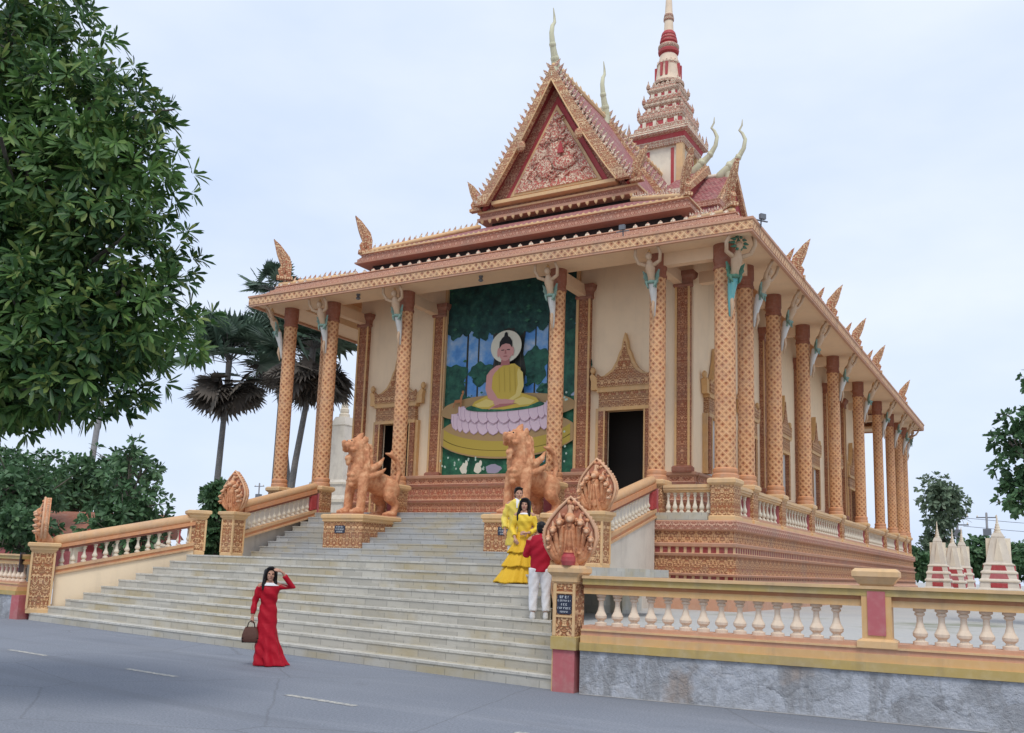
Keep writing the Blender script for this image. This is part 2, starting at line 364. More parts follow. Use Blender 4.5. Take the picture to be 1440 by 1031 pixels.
        for i in range(len(P) - 1):
            for k in range(n):
                fs.append((i * n + k, i * n + (k + 1) % n, (i + 1) * n + (k + 1) % n, (i + 1) * n + k))
                c = 2 * pi * rm / n; uv.append([(k * c, ls[i]), ((k + 1) * c, ls[i]), ((k + 1) * c, ls[i + 1]), (k * c, ls[i + 1])])
        s.add(v, fs, mat, smooth, uv)
        s.add(v[:n], [tuple(range(n - 1, -1, -1))], mat); s.add(v[-n:], [tuple(range(n))], mat)
        return s
    def ell(s, c, r, mat=0, nu=12, nv=8, rot=None):
        v = []; C = Vector(c); Q = rot.to_3x3() if rot is not None else None
        for j in range(nv + 1):
            th = pi * j / nv
            th = min(max(th, .03), pi - .03)
            for i in range(nu):
                a = 2 * pi * i / nu; p = Vector((r[0] * sin(th) * cos(a), r[1] * sin(th) * sin(a), -r[2] * cos(th)))
                if Q: p = Q @ p
                v.append(C + p)
        fs = [(j * nu + i, j * nu + (i + 1) % nu, (j + 1) * nu + (i + 1) % nu, (j + 1) * nu + i) for j in range(nv) for i in range(nu)]
        fs += [tuple(range(nu - 1, -1, -1)), tuple(range(nv * nu, nv * nu + nu))]
        return s.add(v, fs, mat, True)
    def loft(s, rings, mat=0, smooth=True, cap=True):
        n = len(rings[0]); v = [p for r in rings for p in r]
        s.add(v, [(j * n + i, j * n + (i + 1) % n, (j + 1) * n + (i + 1) % n, (j + 1) * n + i) for j in range(len(rings) - 1) for i in range(n)], mat, smooth)
        if cap: s.add(rings[0], [tuple(range(n - 1, -1, -1))], mat); s.add(rings[-1], [tuple(range(n))], mat)
        return s
    def mesh(s, name, mats, off=Vector((0, 0, 0))):
        me = bpy.data.meshes.new(name); me.from_pydata([tuple(p - off) for p in s.v], [], s.f)
        me.polygons.foreach_set('material_index', s.mi); me.polygons.foreach_set('use_smooth', s.sm)
        ul = me.uv_layers.new(name='UVMap'); flat = [c for f in s.uv for p in f for c in p]
        ul.data.foreach_set('uv', flat)
        for m in (mats if isinstance(mats, (list, tuple)) else [mats]): me.materials.append(M[m] if isinstance(m, str) else m)
        me.update(); return me

def wl(o):
    p = Vector((0, 0, 0))
    while o is not None: p += o.location; o = o.parent
    return p
def thing(name, label, cat, loc=(0, 0, 0), rz=0., group=None):
    o = bpy.data.objects.new(name, None); COL.objects.link(o); o.location = loc; o.rotation_euler = (0, 0, rz)
    o.empty_display_size = .2
    o['label'] = label; o['category'] = cat
    if group: o['group'] = group
    return o
def part(mb, name, mats, parent, loc=None, local=False, label=None):
    """a mesh under its thing; vertices are in world space unless loc (world position of a local mesh) or local is given"""
    if loc is None and not local: me = mb.mesh(name, mats, wl(parent))
    else: me = mb.mesh(name, mats)
    o = bpy.data.objects.new(name, me); COL.objects.link(o); o.parent = parent
    if loc is not None: o.location = Vector(loc) - wl(parent)
    if label: o['label'] = label
    return o
def single(mb, name, mats, label, cat, loc=(0, 0, 0), rz=0., group=None):
    o = bpy.data.objects.new(name, mb.mesh(name, mats)); COL.objects.link(o); o.location = loc; o.rotation_euler = (0, 0, rz)
    o['label'] = label; o['category'] = cat
    if group: o['group'] = group
    return o
def struct(mb, name, mats):
    o = bpy.data.objects.new(name, mb.mesh(name, mats)); COL.objects.link(o); o['kind'] = 'structure'; return o
def copy_tree(o, parent=None):
    c = o.copy(); COL.objects.link(c)
    if parent is not None: c.parent = parent
    for ch in list(o.children): copy_tree(ch, c)
    return c
def dup(o, loc, rz=0., parent=None, label=None):
    c = copy_tree(o, parent or o.parent); c.location = Vector(loc) - (wl(c.parent) if c.parent else Vector((0, 0, 0))); c.rotation_euler = (0, 0, rz)
    if label: c['label'] = label
    return c
def fuse(mb, voxel, smooth=2, disp=None):
    """melt overlapping shapes into one continuous surface"""
    me = mb.mesh('tmp', []); o = bpy.data.objects.new('tmp', me); COL.objects.link(o)
    r = o.modifiers.new('r', 'REMESH'); r.mode = 'VOXEL'; r.voxel_size = voxel; r.use_smooth_shade = True
    if smooth: k = o.modifiers.new('s', 'SMOOTH'); k.iterations = smooth; k.factor = .5
    dg = bpy.context.evaluated_depsgraph_get(); dg.update()
    e = bpy.data.meshes.new_from_object(o.evaluated_get(dg))
    q = MB(); q.v = [v.co.copy() for v in e.vertices]; q.f = [list(p.vertices) for p in e.polygons]
    q.mi = [0] * len(q.f); q.sm = [True] * len(q.f)
    q.uv = [[(q.v[k].x + q.v[k].y, q.v[k].z) for k in f] for f in q.f]
    bpy.data.objects.remove(o); bpy.data.meshes.remove(e)
    if disp:
        for i, p in enumerate(q.v): q.v[i] = p + Vector(disp(p))
    return q
def lerp(a, b, t): return Vector(a) * (1 - t) + Vector(b) * t

# ================================================================ ground, road
g = MB(); Z0 = .72
g.add([(-500, -9.6, Z0), (-13.5, -9.6, Z0), (-12, -7.6, Z0), (-.5, -10.0, Z0), (1.9, -13.0, Z0), (8, -12.45, Z0), (500, -12.0, Z0), (500, 900, Z0), (-500, 900, Z0)], [tuple(range(9))])
struct(g, 'ground', ['ground'])
g = MB(); g.add([(-500, -34, 0), (500, -34, 0), (500, -6, 0), (-500, -6, 0)], [(0, 1, 2, 3)]); road = struct(g, 'road', ['asphalt'])
g = MB(); g.add([(-500, -300, -.03), (500, -300, -.03), (500, -33, -.03), (-500, -33, -.03)], [(0, 1, 2, 3)]); struct(g, 'verge', ['ground'])
N = NT('worn_road_paint', .8); N.col(N.mix(N.sst(N.noise(N.ob(), 16., 4, .7), .42, .62), (.27, .275, .28), (.56, .53, .45))); M['dash'] = N.m
for i in range(-3, 4):
    xa = -7.92 + i * 3.62; ya = -15.58 - (xa + 7.92) * .113
    q = MB(); d = Vector((1, -.113, 0)).normalized(); p = Vector((xa, ya, .004)); n_ = Vector((.113, 1, 0)).normalized() * .055
    q.add([p - n_, p + d * 1.25 - n_, p + d * 1.25 + n_, p + n_], [(0, 1, 2, 3)]); part(q, 'lane_dash', ['dash'], road)

# ================================================================ temple
T = thing('temple', 'tall terracotta and cream temple with carved columns, tiered roof and central spire', 'temple', (-8.5, 18.5, Z0))
X0, X1, Y0, Y1 = -17., 0., 0., 37.
ZF = 3.40; ZC = 4.375; ZT = 11.24
m = MB()
m.rect([(.52, .7), (.52, 1.42), (.47, 1.46), (.40, 1.50), (.40, 1.56), (.36, 1.57), (.36, 1.64), (.42, 1.65), (.45, 1.70), (.39, 1.72), (.39, 2.18), (.45, 2.20), (.48, 2.26), (.40, 2.28),
        (.37, 2.29), (.37, 2.44), (.42, 2.46), (.44, 2.54), (.33, 2.57), (.33, 2.88), (.40, 2.90), (.44, 2.93), (.44, 3.15), (.42, 3.19), (-.5, 3.19)], X0, Y0, X1, Y1,
       [2, 2, 2, 2, 1, 1, 2, 2, 2, 0, 2, 2, 2, 1, 1, 2, 2, 2, 0, 2, 2, 3, 2, 2])
N = NT('studded_red_band', .7); u_, v_, _ = N.sep(N.uv()); fu_ = N.m_('ABSOLUTE', N.m_('SUBTRACT', N.m_('FRACT', N.m_('DIVIDE', u_, .235)), .5))
N.col(weather(N, N.mix(N.sst(fu_, .20, .17), (.27, .045, .04), (.60, .40, .22)), .25)); N.bump(N.sst(fu_, .22, .16), .8, .03); M['studs'] = N.m
part(m, 'plinth', ['frieze', 'studs', 'salmon', 'fascia2'], T)
m = MB(); m.box(-16.6, -.43, 3.19, -.4, 36.6, ZF); part(m, 'terrace_floor', ['slab'], T)

# --- hall walls with real door openings
DR = (-4.55, -3.2); DL = (-13.8, -12.45); WX0, WX1, WY0, WY1 = -15.2, -1.62, 1.95, 30.6
m = MB()
for a, b in ((WX0, DL[0]), (DL[1], DR[0]), (DR[1], WX1)): m.box(a, WY0, ZF, b, WY0 + .12, 6.86)
m.box(WX0, WY0, 6.86, WX1, WY0 + .12, 12.2)
m.box(WX0, WY0 + .12, ZF, WX0 + .4, WY1 - .4, 12.2)
for x in (WX1 - .4,):
    m.box(x, WY0 + .12, ZF, x + .4, 26.9, 12.2); m.box(x, 28.5, ZF, x + .4, WY1 - .4, 12.2); m.box(x, 26.9, 6.5, x + .4, 28.5, 12.2)
m.box(WX0, WY1 - .4, ZF, WX1, WY1, 12.2)
part(m, 'wall', ['cream'], T)
for y in (3.0, 25.0): m = MB(); m.box(WX0 + .41, y, ZF + .01, WX1 - .41, y + .2, 12.1); part(m, 'hall_shade_sheet', ['dark'], T)  # near-black sheets added behind the doors to stand in for the unlit hall
DP = [(.10, 3.40), (.10, 3.46), (.06, 3.50), (.06, 3.82), (.12, 3.86), (.12, 3.94), (.07, 3.97), (.05, 4.38), (.10, 4.42), (.10, 4.50), (.05, 4.53), (.05, 4.68), (.12, 4.72), (.14, 4.80), (.0, 4.83)]
DM = [1, 1, 0, 1, 2, 1, 0, 1, 2, 1, 0, 1, 1, 1]
m = MB()
def dado_run(x0, y0, x1, y1): m.rect(DP, x0, y0, x1, y1, DM)
dado_run(DL[1] + .3, 1.32, DR[0] - .3, WY0 + .02)
dado_run(WX0, WY0 - .02, DL[0] - .22, WY0 + .2); dado_run(DR[1] + .22, WY0 - .02, WX1, WY0 + .2)
for x in (WX0, WX1):
    dado_run(x - .03, WY0 + .25, x + .03, 26.6); dado_run(x - .03, 28.8, x + .03, WY1)
part(m, 'dado', ['dado', 'salmon', 'brown'], T)

# --- mural: painted panel on the front wall
yM = WY0 - .02
N = NT('mural_leaf_paint', .6); o_ = N.ob()
N.col(N.ramp(N.noise(o_, 2.6, 6, .7), (.3, (.008, .024, .026)), (.5, (.016, .065, .058)), (.62, (.03, .11, .085)), (.75, (.04, .11, .13)))); M['mu_leaf'] = N.m
N = NT('mural_sky_paint', .6); o_ = N.ob()
N.col(N.ramp(N.noise(o_, 1.1, 5, .6), (.36, (.06, .20, .52)), (.50, (.12, .32, .66)), (.60, (.28, .44, .66)), (.72, (.56, .62, .70)))); M['mu_sky'] = N.m
N = NT('mural_grass_paint', .6); o_ = N.ob(); ggrass = N.noise(o_, 2.2, 5, .7)
N.col(N.ramp(ggrass, (.32, (.012, .06, .04)), (.52, (.025, .14, .075)), (.68, (.06, .22, .12)))); M['mu_grass'] = N.m
N = NT('mural_tree_paint', .6); o_ = N.ob(); N.col(N.ramp(N.noise(o_, 3.2, 5, .7), (.35, (.01, .05, .04)), (.6, (.03, .13, .085)))); M['mu_bush'] = N.m
def mp_(name, c, v=.35): M[name] = plain(name, c, .6, 0, bump=0); return name
for nme, c in dict(mural_trunk=(.035, .038, .032), mural_halo=(.66, .64, .52), mural_skin=(.60, .30, .27), mural_skin_shade=(.42, .16, .15), mural_robe=(.58, .42, .07), mural_robe_light=(.70, .56, .18), mural_robe_line=(.50, .355, .06), mural_hair=(.01, .01, .012),
                   mural_lotus=(.70, .54, .60), mural_lotus_shade=(.46, .30, .40), mural_mat=(.46, .34, .06), mural_mat_shade=(.16, .12, .02), mural_earth=(.40, .26, .12), mural_deer=(.40, .17, .07), mural_dot=(.42, .55, .45), mural_stone=(.30, .28, .36), mural_line=(.03, .02, .02)).items(): mp_(nme, c)
MU = ['mu_leaf', 'mu_sky', 'mu_grass', 'mu_bush', 'mural_trunk', 'mural_halo', 'mural_skin', 'mural_skin_shade', 'mural_robe', 'mural_robe_light', 'mural_robe_line', 'mural_hair', 'mural_lotus', 'mural_lotus_shade', 'mural_mat', 'mural_mat_shade', 'mural_earth', 'mural_deer', 'mural_dot', 'mural_stone', 'mural_line']
mu = MB(); MX0, MX1, MZ0, MZ1 = -11.02, -5.72, 4.83, 12.2
layer = [0]; VS = [1.]
def paint(pts, mat, step=True):
    """flat paint shape, u,v in 0..1 across the mural; each coat lies 1.5 mm over the last"""
    layer[0] += 1; y = yM - .0015 * layer[0]
    P = [(MX0 + (MX1 - MX0) * u, y, MZ0 + (MZ1 - MZ0) * v * VS[0]) for u, v in pts]
    a = sum(P[i][0] * P[(i + 1) % len(P)][2] - P[(i + 1) % len(P)][0] * P[i][2] for i in range(len(P)))
    if a < 0: P.reverse()
    mu.add(P, [tuple(range(len(P)))], MU.index(mat))
AS = (MX1 - MX0) / (MZ1 - MZ0)
def blob(cx, cy, rx, ry, n=26, wob=.0, seed=0, a0=0, a1=2 * pi):
    r = random.Random(seed); ph = [r.uniform(0, 6) for _ in range(3)]
    return [(cx + rx * (1 + wob * (sin(3 * t + ph[0]) + sin(5 * t + ph[1]) + .7 * sin(9 * t + ph[2])) / 2) * cos(t), cy + ry * (1 + wob * (sin(3 * t + ph[0]) + sin(5 * t + ph[1]) + .7 * sin(9 * t + ph[2])) / 2) * sin(t)) for t in [a0 + (a1 - a0) * i / n for i in range(n + (0 if a1 - a0 > 6.2 else 1))]]
paint([(0, 0), (1, 0), (1, 1), (0, 1)], 'mu_leaf')
paint([(0, .36)] + [(u, .72 + .015 * sin(u * 31) + .01 * sin(u * 67)) for u in np.linspace(0, 1, 30)] + [(1, .36)], 'mu_sky')
paint([(0, 0)] + [(0, .37)] + [(u, .37 + .014 * sin(u * 17 + 1)) for u in np.linspace(0, 1, 24)] + [(1, 0)], 'mu_grass')
for u, wd in ((.17, .018), (.26, .014), (.70, .012), (.80, .02), (.93, .016)): paint([(u - wd / 2, .38), (u + wd / 2, .38), (u + wd * .4, .74), (u - wd * .4, .74)], 'mural_trunk')
for i, (cx, cy, rx, ry) in enumerate([(.04, .45, .14, .11), (.30, .50, .11, .055), (.70, .52, .10, .09), (.97, .52, .12, .13), (.93, .66, .09, .06), (.10, .36, .1, .05), (.86, .40, .12, .05)]): paint(blob(cx, cy, rx, ry, 40, .22, i), 'mu_bush')
paint([(.37, .33), (.385, .42), (.37, .5), (.39, .58), (.375, .66), (.36, .76), (.64, .76), (.62, .66), (.61, .58), (.635, .5), (.62, .42), (.64, .33)], 'mural_trunk')
for i in range(9): paint(blob(.06 + i * .11, .735 + .02 * sin(i * 2.1), .085, .045, 30, .3, 20 + i), 'mu_leaf')
M['mu_hi'] = plain('mural_leaf_highlight', (.04, .15, .09), .6, 0, bump=0); M['mu_cloud'] = plain('mural_cloud', (.62, .68, .74), .6, 0, bump=0); M['mu_bark'] = plain('mural_bark_light', (.075, .07, .055), .6, 0, bump=0); MU += ['mu_hi', 'mu_cloud', 'mu_bark']
g_ = random.Random(8)
for i in range(70):
    u_, v_ = g_.uniform(.02, .98), g_.choice([g_.uniform(.70, .99), g_.uniform(.36, .58)])
    if .36 < u_ < .64 and v_ < .74: continue
    s_ = g_.uniform(.008, .022); paint([(u_ - s_, v_), (u_, v_ + s_ * .5), (u_ + s_, v_ + s_ * .1), (u_, v_ - s_ * .35)], 'mu_hi' if i % 3 else 'mu_bush')
for i in range(7): u_ = .40 + i * .034; paint([(u_, .36), (u_ + .006, .36), (u_ + .012 * sin(i), .69), (u_ - .004, .69)], 'mu_bark')
VS[0] = .925
paint(blob(.5, .345, .52, .075, 40, .03, 3), 'mural_earth')
# ringed golden mat, seen from the front
paint([(0, .17)] + [(u, .20 + .13 * sqrt(max(0, 1 - ((u - .5) / .54) ** 2))) for u in np.linspace(0, 1, 24)] + [(1, .17)] + [(u, .23 - .145 * sqrt(max(0, 1 - ((u - .5) / .56) ** 2))) for u in np.linspace(1, 0, 24)], 'mural_earth')
def band(z, d, h, mat, w_=.52): paint([(u, z + h - d * sqrt(max(0, 1 - ((u - .5) / w_) ** 2))) for u in np.linspace(.02, .98, 26)] + [(u, z - d * sqrt(max(0, 1 - ((u - .5) / w_) ** 2))) for u in np.linspace(.98, .02, 26)], mat)
band(.245, .12, .05, 'mural_mat'); band(.225, .115, .018, 'mural_mat_shade'); band(.205, .11, .03, 'mural_mat')
paint(blob(.5, .315, .40, .055, 40), 'mural_lotus_shade')
def petals(cy, rx, ry, n, h, mat, edge, a0, a1):
    for i in range(n):
        t = a0 + (a1 - a0) * (i + .5) / n; cx = .5 + rx * cos(t); z = cy + ry * sin(t); wdt = rx * abs(a1 - a0) / n * .62 * max(.45, abs(sin(t)))
        for k, mt in ((1.12, edge), (1., mat)):
            paint([(cx - wdt * k, z + h), (cx - wdt * k, z + .2 * h), (cx - wdt * .55 * k, z - .35 * h * k), (cx, z - .55 * h * k), (cx + wdt * .55 * k, z - .35 * h * k), (cx + wdt * k, z + .2 * h), (cx + wdt * k, z + h)], mt)
petals(.285, .40, .05, 15, .05, 'mural_lotus', 'mural_lotus_shade', pi * 1.0, pi * 2.0)
petals(.325, .34, .035, 13, .045, 'mural_lotus', 'mural_lotus_shade', pi * 1.0, pi * 2.0)
paint(blob(.5, .352, .30, .026, 30), 'mu_grass')
# seated figure in a golden robe
paint(blob(.5, .665, .118, .085, 36), 'mural_halo')
paint([(.25, .365), (.27, .385), (.37, .415), (.5, .405), (.63, .415), (.74, .385), (.76, .365), (.68, .345), (.5, .335), (.33, .345)], 'mural_robe')
paint([(.27, .37), (.36, .395), (.45, .375), (.38, .352), (.3, .355)], 'mural_robe_light'); paint([(.73, .37), (.64, .395), (.55, .375), (.62, .352), (.7, .355)], 'mural_robe_light')
paint([(.385, .40), (.37, .46), (.385, .545), (.43, .565), (.5, .57), (.57, .57), (.615, .545), (.625, .46), (.60, .40), (.5, .385)], 'mural_robe')
paint([(.385, .545), (.43, .567), (.49, .57), (.46, .555), (.42, .53), (.405, .51), (.40, .45), (.45, .395), (.56, .375), (.55, .36), (.44, .37), (.375, .40), (.352, .45), (.358, .52)], 'mural_skin')
paint([(.60, .545), (.635, .52), (.645, .45), (.62, .40), (.56, .378), (.52, .372), (.53, .385), (.585, .41), (.60, .46), (.592, .52)], 'mural_robe_light')
paint([(.415, .375), (.5, .39), (.585, .378), (.56, .358), (.47, .352), (.38, .338), (.43, .36)], 'mural_skin'); paint([(.40, .35), (.47, .365), (.60, .363), (.52, .352), (.44, .345)], 'mural_skin_shade')
for a in (.45, .49, .53, .57): paint([(a, .555), (a + .004, .555), (a + .016, .43), (a + .010, .42)], 'mural_robe_line')
paint([(.465, .565), (.47, .60), (.53, .60), (.535, .565)], 'mural_skin_shade')
paint(blob(.5, .64, .052, .052, 24), 'mural_skin'); paint(blob(.445, .635, .009, .025, 10), 'mural_skin'); paint(blob(.555, .635, .009, .025, 10), 'mural_skin')
paint([(.45, .655), (.452, .69), (.47, .71), (.485, .718), (.49, .735), (.50, .742), (.51, .735), (.515, .718), (.53, .71), (.548, .69), (.55, .655), (.53, .674), (.5, .68), (.47, .674)], 'mural_hair')
paint([(.467, .648), (.49, .648), (.49, .644), (.467, .643)], 'mural_line'); paint([(.51, .648), (.533, .648), (.533, .643), (.51, .644)], 'mural_line'); paint([(.497, .645), (.503, .645), (.508, .625), (.492, .625)], 'mural_skin_shade'); paint(blob(.5, .612, .016, .004, 10), 'mural_skin_shade')
# deer, flowers and small white birds on the grass
paint([(.10, .36), (.115, .40), (.155, .402), (.165, .43), (.185, .432), (.175, .415), (.172, .39), (.168, .36), (.160, .36), (.16, .385), (.12, .385), (.11, .36)], 'mural_deer'); paint(blob(.178, .44, .01, .009, 8), 'mural_deer')
rr = random.Random(5)
for i in range(46): paint(blob(rr.choice([rr.uniform(.02, .38), rr.uniform(.6, .98)]), rr.uniform(.015, .10), .007, .006, 6), 'mural_dot')
for i in range(14): paint(blob(rr.uniform(.9, .99), rr.uniform(.12, .5), .008, .006, 6), 'mural_dot')
for cx in (.22, .33): paint(blob(cx, .035, .028, .028, 14, .2, int(cx * 90)), 'mural_halo'); paint(blob(cx + .02, .06, .012, .016, 10), 'mural_halo')
paint(blob(.45, .03, .06, .024, 14, .1, 4), 'mural_stone'); paint(blob(.80, .07, .03, .014, 14, .2, 6), 'mu_sky')
part(mu, 'mural', MU, T)
for x0, x1 in ((MX0 - .1, MX0), (MX1, MX1 + .1)): m = MB(); m.box(x0, WY0 - .14, 4.83, x1, WY0 - .01, 12.2); part(m, 'mural_frame', ['gold_pale'], T)

# --- pilasters
def pilaster_mesh(w=.5, d=.16):
    """flat pier against a wall facing -Y, wall plane at y=0, from z=4.8 to the beam"""
    p = MB(); h = w / 2
    p.box(-h, -d, 4.80, h, 0, 10.75, 0)
    for s_ in (-1, 1): p.box(s_ * h - (.07 if s_ > 0 else 0), -d - .03, 4.80, s_ * h + (0 if s_ > 0 else .07), -d - .002, 10.75, 1)
    p.rect([(.03, 10.75), (.06, 10.80), (.04, 10.88), (.06, 11.0), (.14, 11.1), (.16, 11.24)], -h, -d, h, -.0, mat=2)
    p.rect([(.05, 4.78), (.07, 4.84), (.07, 4.95), (.03, 5.0)], -h, -d, h, -.0, mat=2)
    return p
pil0 = None
SY = [0, 2.1, 5.5, 9.85, 15.5, 21.5, 27.15, 31.5, 34.9, 37.]
spots = [(-1.93, WY0, 0), (-5.42, WY0, 0), (-11.33, WY0, 0), (-14.9, WY0, 0)] + [(WX1, y, pi / 2) for y in (5.5, 9.85, 15.5, 21.5, 25.9, 29.6)] + [(WX0, 5.5, -pi / 2)]
for x, y, rz in spots:
    if pil0 is None: pil0 = part(pilaster_mesh(), 'pilaster', ['carved_dark', 'gold', 'brown'], T, loc=(x, y, 0)); k = pil0
    else: k = dup(pil0, (x, y, 0), rz, T)
    k.rotation_euler = (0, 0, rz)

# --- doors and windows with crown-shaped pediments
def pediment_pts(w, h, base):
    s = [(w, base), (w, base + .15 * h), (w * 1.04, base + .25 * h), (w * .98, base + .30 * h), (w * .84, base + .22 * h), (w * .6, base + .25 * h), (w * .38, base + .35 * h), (w * .25, base + .49 * h), (w * .17, base + .64 * h), (w * .10, base + .72 * h), (w * .06, base + .87 * h), (.0, base + h)]
    return s + [(-x, z) for x, z in s[-2::-1]]
def opening(kind, x, y, rz, w, z0, z1, ph, panel=None):
    """frame, lintel and pediment round an opening; local: faces -Y"""
    h = w / 2; f = MB()
    for s_ in (-1, 1):
        f.box(*((h, -.20, z0, h + .24, .05, z1) if s_ > 0 else (-h - .24, -.20, z0, -h, .05, z1)), 0)
        f.box(*((h + .24, -.15, z0, h + .36, .05, z1 + .1) if s_ > 0 else (-h - .36, -.15, z0, -h - .24, .05, z1 + .1)), 1)
        f.box(*((h, -.225, z0, h + .05, -.202, z1) if s_ > 0 else (-h - .05, -.225, z0, -h, -.202, z1)), 1)
    f.box(-h - .24, -.20, z1, h + .24, .05, z1 + .12, 1); f.box(-h - .24, -.19, z1 + .12, h + .24, .05, z1 + .62, 2); f.box(-h - .30, -.24, z1 + .62, h + .30, .05, z1 + .72, 1)
    o = part(f, kind, ['carved_dark', 'gold', 'carved'], T, loc=(x, y, 0)); o.rotation_euler = (0, 0, rz)
    p = MB(); pp = pediment_pts(h + .52, ph, z1 + .72); p.prism(pp, 'xz', -.22, -.02, 0)
    c = Vector((0, z1 + .72 + ph * .2)); 
    inner = [(c.x + (a - c.x) * .8, c.y + (b - c.y) * .8) for a, b in pp]; p.prism(inner, 'xz', -.26, -.222, 1)
    for s_ in (-1, 1): p.ell((s_ * (h + .5), -.12, z1 + .72 + .36 * ph), (.10, .09, .13), 0, 8, 6)
    q = part(p, 'pediment', ['gold', 'carved'], o, local=True)
    if panel:
        b = MB(); b.box(-h, -.03, z0, h, .03, z1); b.box(-.02, -.05, z0, .02, -.031, z1); part(b, 'shutter', [panel], o, local=True)
    return o
opening('door', sum(DR) / 2, WY0, 0, DR[1] - DR[0], ZF, 6.86, 1.85)
opening('door', sum(DL) / 2, WY0, 0, DL[1] - DL[0], ZF, 6.86, 1.85)
opening('window', WX1, 3.75, pi / 2, 1.15, 4.86, 6.7, 1.7, 'skirtw')
opening('door', WX1, 27.7, pi / 2, 1.4, ZF, 6.5, 1.9)
for y in (7.7, 12.7, 18.5, 23.7): opening('window', WX1, y, pi / 2, 1.3, 4.86, 6.7, 1.7, 'skirtw')

# --- ceiling, soffit, beams
m = MB(); m.box(-16.7, .34, 12.2, -.3, 36.66, 12.3); part(m, 'porch_ceiling', ['ceil'], T)
m = MB()
m.box(-18.02, -1.03, ZT, 1.02, .34, ZT + .14); m.box(-18.02, 36.66, ZT, 1.02, 38.03, ZT + .14); m.box(-.34, .34, ZT, 1.02, 36.66, ZT + .14); m.box(-18.02, .34, ZT, -16.66, 36.66, ZT + .14)
for x in (-.34, -16.7): m.box(x, .34, ZT + .14, x + .04, 36.66, 12.2)
m.box(-16.7, .3, ZT + .14, -.3, .34, 12.2)
part(m, 'soffit', ['soffit'], T)
def tie(*q_): m = MB(); m.box(*q_); part(m, 'tie_beam', ['soffit'], T)
for x in (-2.07, -5.48, -11.52, -14.93): tie(x - .14, .2, 10.86, x + .14, WY0 - .17, ZT - .003)
for y in SY[1:9]: tie(WX1 + .17, y - .14, 10.86, -.2, y + .14, ZT - .003)
tie(-.14, .2, 10.86, .14, 1.9, ZT - .003); tie(-1.9, -.14, 10.86, -.2, .14, ZT - .003)
m = MB()
m.rect([(1.03, 11.24), (1.03, 11.16), (1.13, 11.16), (1.13, 11.22), (1.15, 11.225), (1.15, 11.47), (1.13, 11.475), (1.18, 11.50), (1.18, 11.57), (.8, 11.58)], X0, Y0, X1, Y1, [1, 1, 1, 1, 0, 1, 1, 1, 1], cap=False)
part(m, 'eave_fascia', ['fascia', 'salmon'], T)

# --- columns
def column_mesh(r):
    H = ZT - ZC; q = MB()
    q.lathe([(r * 1.22, 0), (r * 1.22, .10), (r * 1.1, .14), (r * 1.16, .2), (r * 1.16, .26), (r * 1.02, .30)], 20, mat=1, ph=pi / 2)
    q.lathe([(r * 1.0, .30), (r * .98, H - .74)], 24, mat=0, ph=pi / 2, cap=False)
    q.lathe([(r * 1.08, H - .74), (r * 1.10, H - .66), (r * 1.0, H - .62), (r * 1.02, H - .5), (r * 1.10, H - .46), (r * 1.10, H - .02), (r * 1.1, H)], 20, mat=2, ph=pi / 2)
    return q
col_s = part(column_mesh(.25), 'column', ['column', 'orange', 'brown'], T, loc=(-2.07, 0, ZC))
ped_m = MB(); ped_m.rect([(.02, 3.19), (.02, 3.30), (-.03, 3.33), (-.03, 4.17), (.0, 4.19), (.05, 4.24), (.05, 4.33), (.0, ZC)], -.3, -.3, .3, .3, [1, 1, 0, 1, 1, 1, 1])
for s_ in (-1, 1): ped_m.box(-.17, s_ * .272 - .012, 3.42, .17, s_ * .272 + .012, 4.10, 2)
ped_m.T = Matrix.Translation((-2.07, 0, 0)); ped_m.v = [ped_m.T @ p for p in ped_m.v]
part(ped_m, 'pedestal', ['carved', 'gold_pale', 'rose'], col_s)
allcols = [(-5.48, 0), (-11.52, 0), (-14.93, 0), (-17, 0)] + [(0, y) for y in SY[1:]] + [(-17, 2.1), (-17, 5.5)]
for x, y in allcols: dup(col_s, (x, y, ZC), 0, T)
col_c = part(column_mesh(.305), 'column', ['column', 'orange', 'brown'], T, loc=(0, 0, ZC))
pm = MB(); pm.rect([(.02, 3.19), (.02, 3.30), (-.03, 3.33), (-.03, 4.17), (.0, 4.19), (.05, 4.24), (.05, 4.33), (.0, ZC)], -.36, -.36, .36, .36, [1, 1, 0, 1, 1, 1, 1])
part(pm, 'pedestal', ['carved', 'gold_pale'], col_c)

# --- terrace balustrade
def baluster_mesh(h, r, n=10):
    p = MB(); k = lambda t: t * h
    p.lathe([(r, 0), (r, k(.09)), (r * .62, k(.12)), (r * .55, k(.17)), (r * .95, k(.24)), (r, k(.32)), (r * .62, k(.46)), (r * .42, k(.62)), (r * .42, k(.78)), (r * .68, k(.82)), (r * .68, k(.87)), (r * .5, k(.89)), (r * .85, k(.93)), (r * .85, k(1.))], n)
    return p
q = MB()
for z0_, z1_, w_, k_ in ((0, .12, .34, 0), (.12, .2, .26, 1), (.80, .86, .22, 2), (.86, .93, .30, 0), (.93, 1.02, .36, 0)): q.beam((-1.77, -.1, 0), (-.37, -.1, 0), w_, z0_, z1_, k_)
bal = part(q, 'terrace_balustrade', ['gold_pale', 'salmon', 'gold'], T, loc=(0, 0, 3.19))
def rails(x0, y0, x1, y1):
    p = MB()
    p.beam((x0, y0, 0), (x1, y1, 0), .34, .0, .12, 0); p.beam((x0, y0, 0), (x1, y1, 0), .26, .12, .2, 1); part(p, 'base_rail', ['gold_pale', 'salmon'], bal, local=True)
    p = MB(); p.beam((x0, y0, 0), (x1, y1, 0), .22, .80, .86, 2); p.beam((x0, y0, 0), (x1, y1, 0), .30, .86, .93, 0); p.beam((x0, y0, 0), (x1, y1, 0), .36, .93, 1.02, 0); part(p, 'top_rail', ['gold_pale', 'salmon', 'gold'], bal, local=True)
